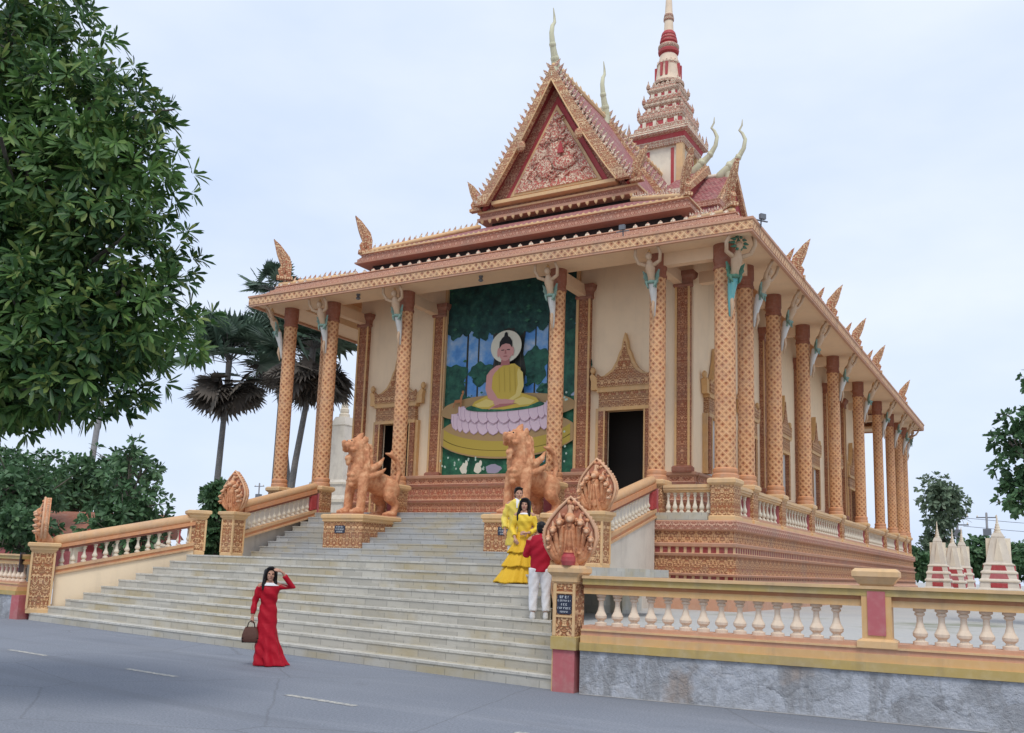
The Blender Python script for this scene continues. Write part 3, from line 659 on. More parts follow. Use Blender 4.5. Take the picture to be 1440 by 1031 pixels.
for a, b in zip(SY[:-1], SY[1:]): rails(.1, a + (.37 if a == 0 else .31), .1, b - .31)
rails(-16.6, -.1, -15.25, -.1)
b0 = None
bl = [(-1.66 + i * .2, -.1) for i in range(7)]
for a, b in zip(SY[:-1], SY[1:]):
    n = max(2, int((b - a - .7) / .4)); bl += [(.1, a + .36 + (b - a - .72) * (i + .5) / n) for i in range(n)]
for x, y in bl:
    if b0 is None: b0 = part(baluster_mesh(.6, .075), 'baluster', ['ivory'], bal, loc=(x, y, 3.39))
    else: dup(b0, (x, y, 3.39), 0, bal)

# --- winged figures holding up the eave
def winged(cols):
    k = MB()
    k.tube([(0, -.27, -1.95), (0, -.30, -1.7), (0, -.36, -1.35), (0, -.46, -1.0)], [.03, .06, .10, .14], 10, 1)
    k.tube([(0, -.46, -1.0), (0, -.54, -.82), (0, -.64, -.58), (0, -.70, -.44)], [.13, .11, .15, .10], 10, 0)
    k.tube([(0, -.70, -.44), (0, -.73, -.34)], [.06, .06], 8, 0)
    k.ell((0, -.76, -.25), (.10, .11, .13), 0, 10, 8)
    k.tube([(0, -.74, -.18), (0, -.74, -.05)], [.085, .02], 8, 3)
    for s_ in (-1, 1):
        k.tube([(s_ * .13, -.66, -.50), (s_ * .34, -.74, -.42), (s_ * .40, -.86, -.22), (s_ * .34, -.95, -.02)], [.065, .055, .05, .045], 8, 0)
        k.ell((s_ * .33, -.96, .0), (.06, .06, .05), 0, 8, 6)
        wing = [(0, .12), (.10, .26), (.24, .34), (.36, .40), (.30, .22), (.33, .12), (.24, .02), (.25, -.10), (.14, -.16), (.10, -.34), (.0, -.30)]
        t0 = k.T; k.T = Matrix.Translation((s_ * .08, -.46, -.92)) @ Matrix.Rotation(s_ * -.6, 4, 'Z') @ Matrix.Diagonal((s_ * .62, 1, .72, 1)); k.prism(wing, 'xz', -.025, .025, 2); k.T = t0
    k.tube([(0, -.44, -1.02), (-.16, -.56, -1.0), (-.1, -.6, -1.15)], [.07, .06, .02], 8, 2); k.tube([(0, -.44, -1.02), (.16, -.56, -1.0), (.1, -.6, -1.15)], [.07, .06, .02], 8, 2)
    k.tube([(-.14, -.5, -.98), (0, -.62, -1.0), (.14, -.5, -.98)], [.05, .06, .05], 8, 2)
    k.tube([(0, -.36, -1.5), (0, -.40, -1.75), (0, -.33, -2.05)], [.05, .05, .015], 8, 0)
    return k
kin = part(winged(0), 'winged_figure', ['statue', 'skirtw', 'teal', 'gold'], T, loc=(-2.07, 0, ZT))
for x in (-5.48, -11.52, -14.93): dup(kin, (x, 0, ZT), 0, T)
for y in SY[1:9]: dup(kin, (0, y, ZT), pi / 2, T)
dup(kin, (0, 37, ZT), pi * .75, T); dup(kin, (-17, 0, ZT), -pi / 4, T)
M['turq'] = plain('turquoise_paint', (.14, .42, .42), .6, .25); M['dgreen'] = plain('dark_green_paint', (.06, .17, .11), .6, .25)
kk = winged(1); kk.v = [p * 1.12 if p.z < 0 else p for p in kk.v]
for i in range(10):
    a = i * 2 * pi / 10; kk.tube([(.0 + .18 * cos(a), -.88, -.2 + .18 * sin(a)), (.30 * cos(a), -.84, -.2 + .2 * sin(a))], [.05, .02], 6, 2)
part(kk, 'winged_figure', ['statue', 'turq', 'dgreen', 'dgreen'], T, loc=(0, 0, ZT), label='green and turquoise winged figure at the corner column').rotation_euler = (0, 0, pi / 4)

# --- roof tiers (hip roofs stacked like steps)
def teeth(mb, p0, p1, n, h, w, th, lean=0., mat=0, hang=False, updir=None):
    a, b = Vector(p0), Vector(p1); d = (b - a); L = d.length; d /= L; hd = Vector((d.x, d.y, 0)).normalized(); q = Vector((-hd.y, hd.x, 0)) * (th / 2); s_ = -1 if hang else 1
    for i in range(n):
        c = a + d * (L * (i + .5) / n); e = d * (w / 2); up = (Vector(updir) if updir else Vector((0, 0, s_))) * h * random.uniform(.85, 1.1)
        mid = c + up * .5 + hd * lean * .35
        v = [c - e - q, c + e - q, c + e + q, c - e + q, mid - e * .75 - q * .8, mid + e * .75 - q * .8, mid + e * .75 + q * .8, mid - e * .75 + q * .8, c + up + hd * lean]
        mb.add(v, [(0, 1, 5, 4), (1, 2, 6, 5), (2, 3, 7, 6), (3, 0, 4, 7), (4, 5, 8), (5, 6, 8), (6, 7, 8), (7, 4, 8)], mat)
RM = ['fascia2', 'salmon', 'tile', 'dark', 'gold_pale', 'brown', 'towero']
r1 = MB()
r1.rect([(.82, 11.58), (.82, 11.66), (.74, 11.68), (.70, 11.80), (.62, 11.82), (.62, 11.88), (.54, 11.90), (.46, 12.02), (.50, 12.03), (.50, 12.06), (.42, 12.08), (-1.75, 12.84), (-2.1, 12.85)], X0, Y0, X1, Y1, [1, 1, 0, 5, 1, 1, 0, 1, 1, 1, 2, 2], cap=False)
teeth(r1, (-17.4, -.46, 12.06), (.4, -.46, 12.06), 44, .13, .16, .06, 0, 6)
teeth(r1, (.46, -.4, 12.06), (.46, 37.4, 12.06), 90, .13, .16, .06, 0, 6)
hips1 = [((-17.35, -.35, 12.15), (-15.35, 1.65, 12.90)), ((.35, -.35, 12.15), (-1.65, 1.65, 12.90))]
for a, b in hips1: r1.tube([a, b], .10, 8, 4); teeth(r1, a, b, 15, .30, .14, .06, .08, 6)
t1 = part(r1, 'lower_roof', RM, T)
r2 = MB()
r2.rect([(-2.1, 12.8), (-2.1, 13.31), (-1.60, 13.32), (-1.58, 13.38), (-1.66, 13.40), (-1.66, 13.52), (-1.72, 13.54), (-1.72, 13.58), (-1.77, 13.60), (-1.77, 13.70), (-1.70, 13.72), (-1.70, 13.77), (-1.85, 13.79), (-5.2, 15.46), (-5.7, 15.48)], X0, Y0, X1, Y1, [3, 1, 1, 1, 0, 1, 5, 1, 0, 1, 4, 1, 2, 2], cap=False)  # first course near-black: shade under the overhang put into the colour
teeth(r2, (-15.2, 1.74, 13.77), (-1.8, 1.74, 13.77), 60, .06, .12, .05, 0, 4)
for a, b in [((-15.15, 1.85, 13.84), (-11.9, 5.1, 15.50)), ((-1.85, 1.85, 13.84), (-5.1, 5.1, 15.50))]: r2.tube([a, b], .10, 8, 4); teeth(r2, a, b, 20, .32, .15, .06, .08, 6)
t2 = part(r2, 'middle_roof', RM, T)
r3 = MB(); GX0, GX1, GY0, GY1 = -12., -5., 5.25, 31.75
r3.rect([(-.4, 15.4), (-.4, 15.78), (.06, 15.79), (.06, 15.90), (-.02, 15.92), (-.02, 16.08), (.06, 16.10), (.06, 16.18), (.0, 16.20), (-.05, 16.28), (-.8, 16.29)], GX0, GY0, GX1, GY1, [3, 1, 1, 1, 0, 1, 4, 1, 0, 1])  # recess below the gable coloured near-black as its shade
teeth(r3, (-12, 5.22, 15.80), (-5, 5.22, 15.80), 19, .17, .15, .08, 0, 4, True); teeth(r3, (-4.97, 5.3, 15.80), (-4.97, 31, 15.80), 64, .17, .15, .08, 0, 4, True)
t3 = part(r3, 'gable_base', RM, T)

M['tymp2'] = carved('carved_gable_field', .3, (.74, .42, .26), (.60, .26, .16), (.42, .11, .07), k=1.8)
# --- steep gabled roof along the axis, two stepped sections
def gable_roof(y0, y1, hw, zb, za, name, ch=True):
    c = -8.5; q = MB(); th = .26
    for s_ in (-1, 1):
        pts = [(c, za), (c + s_ * hw, zb), (c + s_ * (hw - .16), zb - .14), (c, za - th * 1.9)]
        v = [(x, y, z) for y in (y0, y1) for x, z in pts]; L = sqrt(hw * hw + (za - zb) ** 2); D = y1 - y0
        q.add(v, [(0, 1, 5, 4), (3, 7, 6, 2), (1, 2, 6, 5)], [0, 1, 1], False, [[(0, L), (0, 0), (D, 0), (D, L)], [(0, 0), (D, 0), (D, L), (0, L)], [(0, 0), (0, .2), (D, .2), (D, 0)]])
    q.tube([(c, y0, za + .02), (c, y1, za + .02)], .14, 8, 2, False); teeth(q, (c, y0 + .6, za + .1), (c, y1, za + .1), int((y1 - y0) * 2.2), .26, .2, .07, 0, 2)
    return part(q, name, ['tile', 'dred', 'gold_pale'], T)
def barge(y, hw, zb, za, wb, wt, d, name, parent, tn=26):
    """pair of carved gable boards in an x-z plane"""
    q = MB(); c = -8.5
    for s_ in (-1, 1):
        out = [(c + s_ * (hw + .0) * (1 - t) , zb + (za - zb) * (t - .045 * sin(pi * t))) for t in np.linspace(0, 1, 9)]
        inn = [(c + s_ * max(0, (hw - wb)) * (1 - t), zb + (za - wt - zb) * (t - .045 * sin(pi * t))) for t in np.linspace(1, 0, 9)]
        pp = out + inn
        if s_ < 0: pp = pp[::-1]
        q.prism(pp, 'xz', y, y + d, 0)
        for a, b in zip(out[:-1], out[1:]): teeth(q, (a[0], y + d / 2, a[1]), (b[0], y + d / 2, b[1]), max(2, tn // 8), .44, .17, .10, 0, 1, False, (s_ * .62, 0, .78))
        rim = [(x + s_ * 0, z) for x, z in inn[::-1]]; q.tube([(x, y - .02, z) for x, z in rim], .03, 6, 2)
        cx, cz = out[4]; q.ell((cx - s_ * .42, y - .02, cz - .32), (.2, .1, .24), 0, 8, 6)
    return part(q, name, ['barge', 'towero', 'gold_pale'], parent)
def plate(name, parent, loc, rz, s_=1., mats=('barge',)):
    q = MB(); pp = [(-.24, 0), (.24, 0), (.33, .22), (.20, .38), (.30, .55), (.42, .8), (.60, 1.34), (.30, 1.14), (.10, .95), (-.14, .72), (-.25, .42)]
    pp = [(x * .82, z) for x, z in pp]; q.prism([(x * s_, z * s_) for x, z in pp], 'xz', -.08 * s_, .08 * s_, 0)
    q.tube([(.04 * s_, -.09 * s_, .15 * s_), (.07 * s_, -.09 * s_, .5 * s_), (.25 * s_, -.09 * s_, .95 * s_)], [.06 * s_, .05 * s_, .02], 6, 0); q.tube([(.04 * s_, .09 * s_, .15 * s_), (.07 * s_, .09 * s_, .5 * s_), (.25 * s_, .09 * s_, .95 * s_)], [.06 * s_, .05 * s_, .02], 6, 0)
    q.box(-.26 * s_, -.13 * s_, -.12, .30 * s_, .13 * s_, .0)
    o = part(q, name, list(mats), parent, loc=loc); o.rotation_euler = (0, 0, rz); return o
G1 = gable_roof(4.95, 10.0, 3.35, 16.3, 21.70, 'gable_roof'); G2 = gable_roof(10.3, 31.6, 3.75, 16.3, 21.75, 'gable_roof')
barge(4.72, 3.40, 16.28, 21.70, .52, .66, .24, 'bargeboard', G1, 24); barge(9.9, 3.95, 16.28, 21.95, .6, .7, .24, 'bargeboard', G2, 24)
m = MB()
m.prism([(-11.75, 16.3), (-5.25, 16.3), (-8.5, 21.2)], 'xz', 5.36, 5.5, 0)
m.prism([(-10.95, 16.32), (-6.05, 16.32), (-8.5, 20.6)], 'xz', 5.32, 5.358, 1)
m.prism([(-10.55, 16.62), (-6.45, 16.62), (-8.5, 20.2)], 'xz', 5.26, 5.318, 2)
m.prism([(-10.35, 16.72), (-6.65, 16.72), (-8.5, 19.95)], 'xz', 5.21, 5.258, 3)
m.rect([(0, 16.285), (.05, 16.30), (.05, 16.44), (0, 16.46)], -11.2, 5.0, -5.8, 5.4, mat=2); 
tymp = part(m, 'tympanum', ['tymp2', 'red', 'gold_pale', 'tymp'], T)
q = MB()    # carved riders on the tympanum
rr = random.Random(3)
for i in range(60):
    t = rr.random() ** .8; z = 16.85 + 2.7 * (1 - t); hw = (19.9 - z) / (19.95 - 16.72) * 1.75; x = -8.5 + rr.uniform(-hw, hw) * .85
    q.tube([(x, 5.20, z), (x + rr.uniform(-.15, .15), 5.17, z + .1), (x + rr.uniform(-.2, .2), 5.20, z + .16)], [.035, .05, .02], 6)
q.ell((-8.5, 5.16, 18.1), (.3, .07, .5)); q.ell((-8.5, 5.13, 18.75), (.17, .07, .2)); q.ell((-8.1, 5.16, 17.6), (.5, .07, .28)); q.ell((-8.95, 5.16, 17.5), (.35, .07, .4))
part(q, 'relief', ['tymp'], tymp)
part(MB().prism([(-8.34, 18.0), (-8.06, 18.0), (-8.14, 18.35), (-8.2, 18.5)], 'xz', 5.06, 5.12), 'relief_cloak', ['red'], tymp)
plate('roof_finial', T, (-12.05, 5.1, 16.3), pi, .95); plate('roof_finial', T, (-4.95, 5.1, 16.3), 0, .95)
plate('roof_finial', T, (-17.25, -.25, 12.5), pi * 1.25, 1.08); plate('roof_finial', T, (.25, -.25, 12.4), -pi / 4, .92)
plate('roof_finial', T, (-15.1, 1.9, 13.9), pi * 1.25, 1.05); plate('roof_finial', T, (-1.9, 1.9, 13.9), -pi / 4, 1.05)
for y in (4.85, 10.4, 15.6, 20.9, 29.8): plate('roof_finial', T, (.95, y, 11.62), .25, .95)
for y in (3.5, 8.1, 13.4, 18.6): plate('roof_finial', T, (1.0, y, 11.60), .25, .42)
m = MB(); teeth(m, (1.1, -.9, 11.57), (1.1, 38, 11.57), 90, .13, .2, .06, 0, 0); part(m, 'eave_crest', ['fascia2'], T)
# horn finials on the ridge ends
def horn(parent, base, path, rad, rz=0.):
    q = MB(); q.tube(path, rad, 10, 0, True); q.lathe([(rad[0] * 1.1, path[0][2] - .3), (rad[0] * 1.0, path[0][2] + .1)], 8)
    for t in (1, 2): p = path[t]; q.tube([p, (p[0], p[1], p[2] + .05)], [rad[t] * 1.25, rad[t] * 1.2], 8)
    o = part(q, 'horn_finial', ['chofa'], parent, loc=base); o.rotation_euler = (0, 0, rz); return o
HP = [(0, .22, -.25), (0, .04, .28), (0, -.20, .78), (0, -.32, 1.25), (0, -.26, 1.6), (0, -.08, 1.85), (0, -.12, 2.1), (0, -.22, 2.4)]; HR = [.22, .155, .12, .10, .085, .065, .045, .018]
horn(G1, (-8.5, 4.95, 21.75), HP, HR); horn(G2, (-8.5, 9.85, 21.95), HP, HR)
# cross gables either side of the spire
CP = [(-.5, 0, -.25), (-.05, 0, .22), (.38, 0, .60), (.66, 0, 1.05), (.74, 0, 1.5), (.60, 0, 1.85), (.44, 0, 2.05), (.58, 0, 2.3), (.60, 0, 2.6)]; CR = [.30, .20, .14, .11, .095, .075, .058, .045, .018]
def cross(x_in, x_out, hw, zb, za, s_):
    q = MB(); yc = 17.8
    xa, xb = -8.5 + s_ * x_in, -8.5 + s_ * x_out
    L = sqrt(hw * hw + (za - zb) ** 2); D = abs(xb - xa)
    for k in (-1, 1):
        q.add([(xa, yc, za), (xb, yc, za), (xb, yc + k * hw, zb), (xa, yc + k * hw, zb)], [(0, 1, 2, 3)], 0, False, [[(0, L), (D, L), (D, 0), (0, 0)]])
        q.box(min(xa, xb), yc + k * hw - .1, zb - .22, max(xa, xb), yc + k * hw + .1, zb + .03, 3)
    q.prism([(yc - hw + .15, zb), (yc + hw - .15, zb), (yc, za - .15)], 'yz', xb - s_ * .14, xb - s_ * .05, 1)
    for k in (-1, 1):
        v = [(yc + k * (hw + .1), zb - .15), (yc, za + .22), (yc, za - .25), (yc + k * (hw - .35), zb - .15)]
        q.prism(v if k < 0 else v[::-1], 'yz', xb - s_ * .05, xb + s_ * .16, 2)
        teeth(q, (xb, yc + k * (hw + .1), zb - .1), (xb, yc, za + .2), 14, .24, .16, .06, 0, 2)
    q.tube([(xa, yc, za + .04), (xb, yc, za + .04)], .12, 8, 3)
    o = part(q, 'cross_gable', ['tile', 'dred', 'barge', 'towerc'], T)
    horn(o, (xb - s_ * .15, yc, za + .2), CP, CR, 0 if s_ > 0 else pi); return o
for s_ in (1, -1):
    cross(.9, 2.05, 3.75, 19.6, 22.05, s_); cross(1.5, 3.5, 2.9, 18.95, 21.6, s_)
m = MB()   # stepped roof block under the cross gables
m.rect([(.45, 15.4), (.45, 16.6), (.6, 16.62), (.6, 16.95), (.5, 17.0), (.1, 18.6), (.2, 18.62), (.2, 18.9), (0, 18.95)], -12.2, 14.4, -4.8, 21.2, [0, 1, 0, 1, 2, 1, 0, 1]); part(m, 'cross_roof_base', ['fascia2', 'salmon', 'tile'], T)

# --- spire
tx, ty = -8.5, 17.8
tw = MB()
tw.lathe([(1.10, 17.00), (1.10, 23.21), (1.28, 23.23), (1.37, 23.51), (1.44, 23.74), (1.59, 23.78), (1.64, 23.87), (1.61, 24.05), (1.39, 24.07), (1.34, 24.39), (1.15, 24.41), (1.12, 24.75), (1.20, 24.84), (1.25, 24.97), (1.22, 25.18), (1.03, 25.20), (1.03, 25.39), (0.92, 25.41), (0.90, 25.63), (0.99, 25.69), (1.03, 25.79), (0.97, 25.93), (0.87, 25.95), (0.87, 26.20), (0.76, 26.22), (0.74, 26.47), (0.80, 26.54), (0.87, 26.65), (0.78, 26.86), (0.64, 26.90), (0.62, 27.15), (0.57, 27.20)],
         c=(tx, ty), square=True, mats=[0, 1, 3, 2, 1, 1, 1, 3, 3, 1, 2, 1, 1, 3, 3, 1, 1, 2, 1, 1, 3, 1, 3, 1, 2, 1, 1, 3, 1, 1, 1])
sp = part(tw, 'spire_tower', ['towerc', 'towero', 'red', 'towero'], T)
for sx in (-1, 1):
    for sy in (-1, 1):
        m = MB(); m.lathe([(.17, 17.5), (.17, 23.2), (.2, 23.3)], c=(tx + sx * 1.08, ty + sy * 1.08), square=True); part(m, 'corner_pier', ['gold_pale'], sp)
        for a, z, h in ((1.56, 23.92, .8), (1.18, 25.1, .62), (.98, 25.88, .55), (.81, 26.78, .5)):
            m = MB(); m.lathe([(.10, z), (.12, z + h * .3), (.06, z + h * .55), (.0, z + h)], 6, c=(tx + sx * a, ty + sy * a)); part(m, 'corner_spike', ['towero'], sp)
for a, z, h in ((1.55, 24.04, .42), (1.19, 25.17, .32), (.98, 25.95, .3), (.76, 26.86, .26)):
    for k in (-1, 1):
        for p0_, p1_ in (((tx - a * .8, ty + k * a, z), (tx + a * .8, ty + k * a, z)), ((tx + k * a, ty - a * .8, z), (tx + k * a, ty + a * .8, z))):
            m = MB(); teeth(m, p0_, p1_, 5, h, .26, .08, 0, 0); m.beam(p0_, p1_, .06, -.05, .05); part(m, 'crest', ['towero'], sp)
for k in (-1, 1):
    for x in (-.66, .66):
        m = MB(); m.box(tx + x - .08, ty + k * 1.1 - .03, 17.5, tx + x + .08, ty + k * 1.1 + .03, 23.1); part(m, 'red_strip', ['red'], sp)
        m = MB(); m.box(tx + k * 1.1 - .03, ty + x - .08, 17.5, tx + k * 1.1 + .03, ty + x + .08, 23.1); part(m, 'red_strip', ['red'], sp)
    for a, z, h in ((1.15, 24.43, .32), (.92, 25.42, .18), (.76, 26.23, .22)):
        for e_ in (0, 1):
            m = MB()
            for j in range(4):
                x = -a + a * 2 * (j + .5) / 4
                if e_: m.box(tx + k * a - .06, ty + x - .09, z, tx + k * a + .06, ty + x + .09, z + h)
                else: m.box(tx + x - .09, ty + k * a - .06, z, tx + x + .09, ty + k * a + .06, z + h)
            if e_: m.box(tx + k * a - .07, ty - a * .95, z - .03, tx + k * a + .07, ty + a * .95, z + .04)
            else: m.box(tx - a * .95, ty + k * a - .07, z - .03, tx + a * .95, ty + k * a + .07, z + .04)
            part(m, 'pier_row', ['towerc'], sp)
m = MB()
m.lathe([(.84, 27.1), (.84, 27.25), (.72, 27.3), (.66, 27.6), (.58, 28.2), (.60, 28.25), (.60, 28.38), (.54, 28.42), (.47, 28.85), (.40, 28.93), (.40, 28.98), (.54, 29.02), (.56, 29.15), (.50, 29.22), (.56, 29.3), (.56, 29.42), (.46, 29.5), (.40, 29.6), (.47, 29.64), (.47, 29.74), (.40, 29.8), (.44, 29.86), (.42, 29.94), (.37, 30.0), (.40, 30.06), (.36, 30.2), (.30, 30.28), (.26, 30.3), (.23, 30.9), (.28, 30.95), (.28, 31.1), (.24, 31.14), (.26, 31.2), (.24, 31.3), (.21, 31.36), (.17, 32.1), (.12, 33.2), (.16, 33.25), (.08, 33.9), (.02, 34.6)],
        20, c=(tx, ty), mats=[1, 1, 0, 0, 0, 1, 1, 0, 0, 2, 2, 2, 2, 1, 1, 1, 2, 2, 2, 1, 2, 2, 1, 2, 2, 2, 1, 0, 1, 1, 1, 1, 1, 0, 0, 0, 1, 0, 0])
for k in (-1, 1):
    for x in (-.14, .14): m.box(tx + x - .06, ty + k * .58 - .12, 27.5, tx + x + .06, ty + k * .58 + .1, 28.25, 2); m.box(tx + k * .58 - .12, ty + x - .06, 27.5, tx + k * .58 + .1, ty + x + .06, 28.25, 2)
teethc = [(tx + .60 * cos(a), ty + .60 * sin(a)) for a in np.linspace(0, 2 * pi, 17)]
for a, b in zip(teethc[:-1], teethc[1:]): teeth(m, (*a, 28.3), (*b, 28.3), 1, .22, .14, .06, 0, 1)
M['drumc'] = plain('spire_peach_plaster', (.78, .62, .46), .8, .3)
part(m, 'spire_finial', ['drumc', 'towero', 'red'], sp)

# ================================================================ staircase
S = thing('staircase', 'wide grey stone staircase rising from the road to the temple porch', 'stairs', (-7.5, -7.0, 0))
NR, TR = 10, .30
def zk(k): return .18 + .176 * (k - 1)
def Lk(k): return Vector((-14.57 + .27 * (k - 1), -10.95 + .30 * (k - 1), 0))
def Rk(k): return Vector((1.62 - .17 * (k - 1), -13.42 + .30 * (k - 1), 0))
m = MB(); e = MB()
for k in range(1, NR + 1):
    a, b = Lk(k), Rk(k); a2, b2 = Lk(NR) + Vector((.0, 6.0, 0)), Rk(NR) + Vector((.0, 6.0, 0))
    nd = Vector((b.y - a.y, a.x - b.x, 0)).normalized()     # outward
    z0, z1 = (zk(k - 1) if k > 1 else -.05), zk(k)
    if k < NR: a2, b2 = Lk(k + 1), Rk(k + 1); a2 = a2 + Vector((0, .05, 0)); b2 = b2 + Vector((0, .05, 0))
    Z = lambda p, z: Vector((p.x, p.y, z)); L = (b - a).length
    m.add([Z(a, z0), Z(b, z0), Z(b, z1), Z(a, z1)], [(0, 1, 2, 3)], 0, False, [(0, 0), (L, 0), (L, .1), (0, .1)])
    m.add([Z(a, z1), Z(b, z1), Z(b2, z1), Z(a2, z1)], [(0, 1, 2, 3)], 0, False, [(0, 0), (L, 0), (L, .4), (0, .4)])
    m.add([Z(a, z0), Z(a, z1), Z(a2, z1), Z(a2, z0)], [(0, 1, 2, 3)], 0); m.add([Z(b, z0), Z(b2, z0), Z(b2, z1), Z(b, z1)], [(0, 1, 2, 3)], 0)
    o = nd * .012
    e.add([Z(a + o, z1 - .035), Z(b + o, z1 - .035), Z(b + o, z1 + .004), Z(a + o, z1 + .004), Z(a - nd * .10, z1 + .004), Z(b - nd * .10, z1 + .004)], [(0, 1, 2, 3), (3, 2, 5, 4)], 0)
low = part(m, 'lower_flight', ['slab'], S); part(e, 'step_edge', ['nosing'], low)
ZL = zk(NR)
m = MB()
m.add([(-15.6, -6.6, ZL + .004), (-12.2, -8.0, ZL + .004), (.0, -9.9, ZL + .004), (-1.4, -5.6, ZL + .004), (-1.4, -3.2, ZL + .004), (-15.6, -3.2, ZL + .004)], [tuple(range(6))])
m.box(-16.0, -6.6, .7, -15.0, -3.2, ZL); m.box(-2.2, -5.5, .7, -1.25, -3.6, ZL); m.box(-1.3, -5.0, .7, -.95, -3.8, ZL - .2)
part(m, 'landing', ['slab'], S)
m = MB(); e = MB(); UX0, UX1 = -14.72, -2.28
NU = 9; ru = (ZF - ZL) / NU; tu = .37; yu0 = -.44 - tu * (NU - 1)
for k in range(1, NU + 1):
    y = yu0 + tu * (k - 1); z0, z1 = ZL + ru * (k - 1), ZL + ru * k; y1 = y + tu if k < NU else -.41
    m.add([(UX0, y, z0), (UX1, y, z0), (UX1, y, z1), (UX0, y, z1)], [(0, 1, 2, 3)]); m.add([(UX0, y, z1), (UX1, y, z1), (UX1, y1 + .02, z1), (UX0, y1 + .02, z1)], [(0, 1, 2, 3)])
    e.box(UX0, y - .012, z1 - .035, UX1, y + .08, z1 + .004)
M['slab2'] = slab('stair_stone_upper', .9, (.40, .40, .39))
up = part(m, 'upper_flight', ['slab2'], S); part(e, 'step_edge', ['slab2'], up)

# ================================================================ balustrades with serpent newels
def hood_mesh():
    """rearing many-headed serpent hood; local: faces -Y, stands on z=0, about 1 m tall"""
    h = MB()
    out = [(.21, .0), (.27, .10), (.37, .26), (.41, .42), (.39, .55), (.31, .70), (.18, .86), (0, 1.03)]
    oo = out + [(-x, z) for x, z in out[-2::-1]]
    h.prism(oo, 'xz', .0, .11, 0)
    h.prism([(x * .88, z * .9 + .045) for x, z in oo], 'xz', -.03, -.001, 1)
    rim = [(x * .97, -.02, z) for x, z in oo[1:-1]]; h.tube(rim, .026, 6, 2)
    h.tube([(0, .08, .0), (0, .02, .16), (0, -.05, .36), (0, -.08, .56)], [.19, .13, .10, .085], 10, 0)
    for k in (-.045, 0, .045): h.tube([(k * 2, -.11, .05), (k * 1.5, -.13, .25), (k, -.16, .5)], [.022, .02, .018], 6, 0)
    for s_ in (-1, 1):
        for x, z, x2 in ((.13, .56, .09), (.22, .46, .12), (.29, .34, .14), (.30, .22, .15)): h.tube([(s_ * x2, 0, .06), (s_ * (x * .75 + .03), -.045, z * .62), (s_ * x, -.08, z)], [.05, .042, .042], 8, 0)
    heads = [(0, .70, 1.45)] + [(s_ * x, z, k) for s_ in (-1, 1) for x, z, k in ((.155, .64, 1.05), (.25, .52, 1.), (.315, .39, .92), (.31, .26, .75))]
    for x, z, k in heads:
        h.ell((x, -.09, z), (.058 * k, .07 * k, .062 * k), 0, 8, 6)
        h.tube([(x, -.12, z - .005), (x * 1.02, -.20, z - .02 * k)], [.045 * k, .028 * k], 8, 2)
        h.tube([(x, -.10, z - .05 * k), (x, -.17, z - .075 * k)], [.03 * k, .02 * k], 6, 0)
        h.tube([(x, -.08, z + .045 * k), (x * 1.04, -.07, z + .13 * k)], [.035 * k, .008], 6, 2)
        for e_ in (-1, 1): h.ell((x + e_ * .035 * k, -.145, z + .025), (.013, .013, .013), 2, 6, 5)
    g_ = random.Random(4)
    for i in range(120):      # scales and scrolls filling the shield
        x, z = g_.uniform(-.36, .36), g_.uniform(.08, .95)
        if abs(x) < np.interp(z, [0, .1, .26, .42, .55, .70, .86, 1.03], [.21, .27, .37, .41, .39, .31, .18, 0]) * .86 - .02: h.ell((x, -.035, z), (g_.uniform(.02, .04), g_.uniform(.03, .06), g_.uniform(.02, .045)), g_.choice([0, 0, 1, 2]), 6, 5)
    h.ell((0, -.03, .86), (.05, .05, .08), 2, 8, 6); h.ell((0, -.09, .16), (.09, .06, .09), 0, 8, 6)
    for s_ in (-1, 1):
        for (xa, za), (xb, zb) in zip(out[1:-1], out[2:]): teeth(h, (s_ * xa, .055, za - .01), (s_ * xb, .055, zb - .01), 3, .045, .07, .06, .0, 2, False, (s_ * .8, 0, .6))
    return h
HM = hood_mesh()
def hood(parent, loc, rz, k=1., mat='statue_terra'):
    q = MB(); q.v = [p * k for p in HM.v]; q.f, q.uv, q.mi, q.sm = HM.f, HM.uv, HM.mi, HM.sm
    o = part(q, 'serpent_hood', [mat, 'carved_red', 'hood_rim'], parent, loc=loc); o.rotation_euler = (0, 0, rz); return o
N = NT('terracotta_statue_paint', .75); o_ = N.ob()
c_ = N.ramp(N.noise(o_, 5., 5, .65), (.32, (.42, .165, .08)), (.5, (.59, .27, .135)), (.68, (.70, .40, .22)))
N.col(c_); N.bump(N.vor(N.mix(.1, o_, N.noise(o_, 7., color=True)), 17., 'SMOOTH_F1'), .6, .02); M['statue_terra'] = N.m
N = NT('ochre_statue_paint', .75); o_ = N.ob()
N.col(N.ramp(N.noise(o_, 4., 5, .65), (.34, (.42, .20, .08)), (.52, (.58, .31, .14)), (.68, (.66, .40, .20)))); N.bump(N.vor(o_, 15., 'SMOOTH_F1'), .6, .02); M['statue_ochre'] = N.m
M['carved_red'] = plain('dark_red_hood_paint', (.44, .17, .095), .75, .3, bump=.5); M['hood_rim'] = plain('pale_terracotta_paint', (.66, .38, .22), .75, .35)

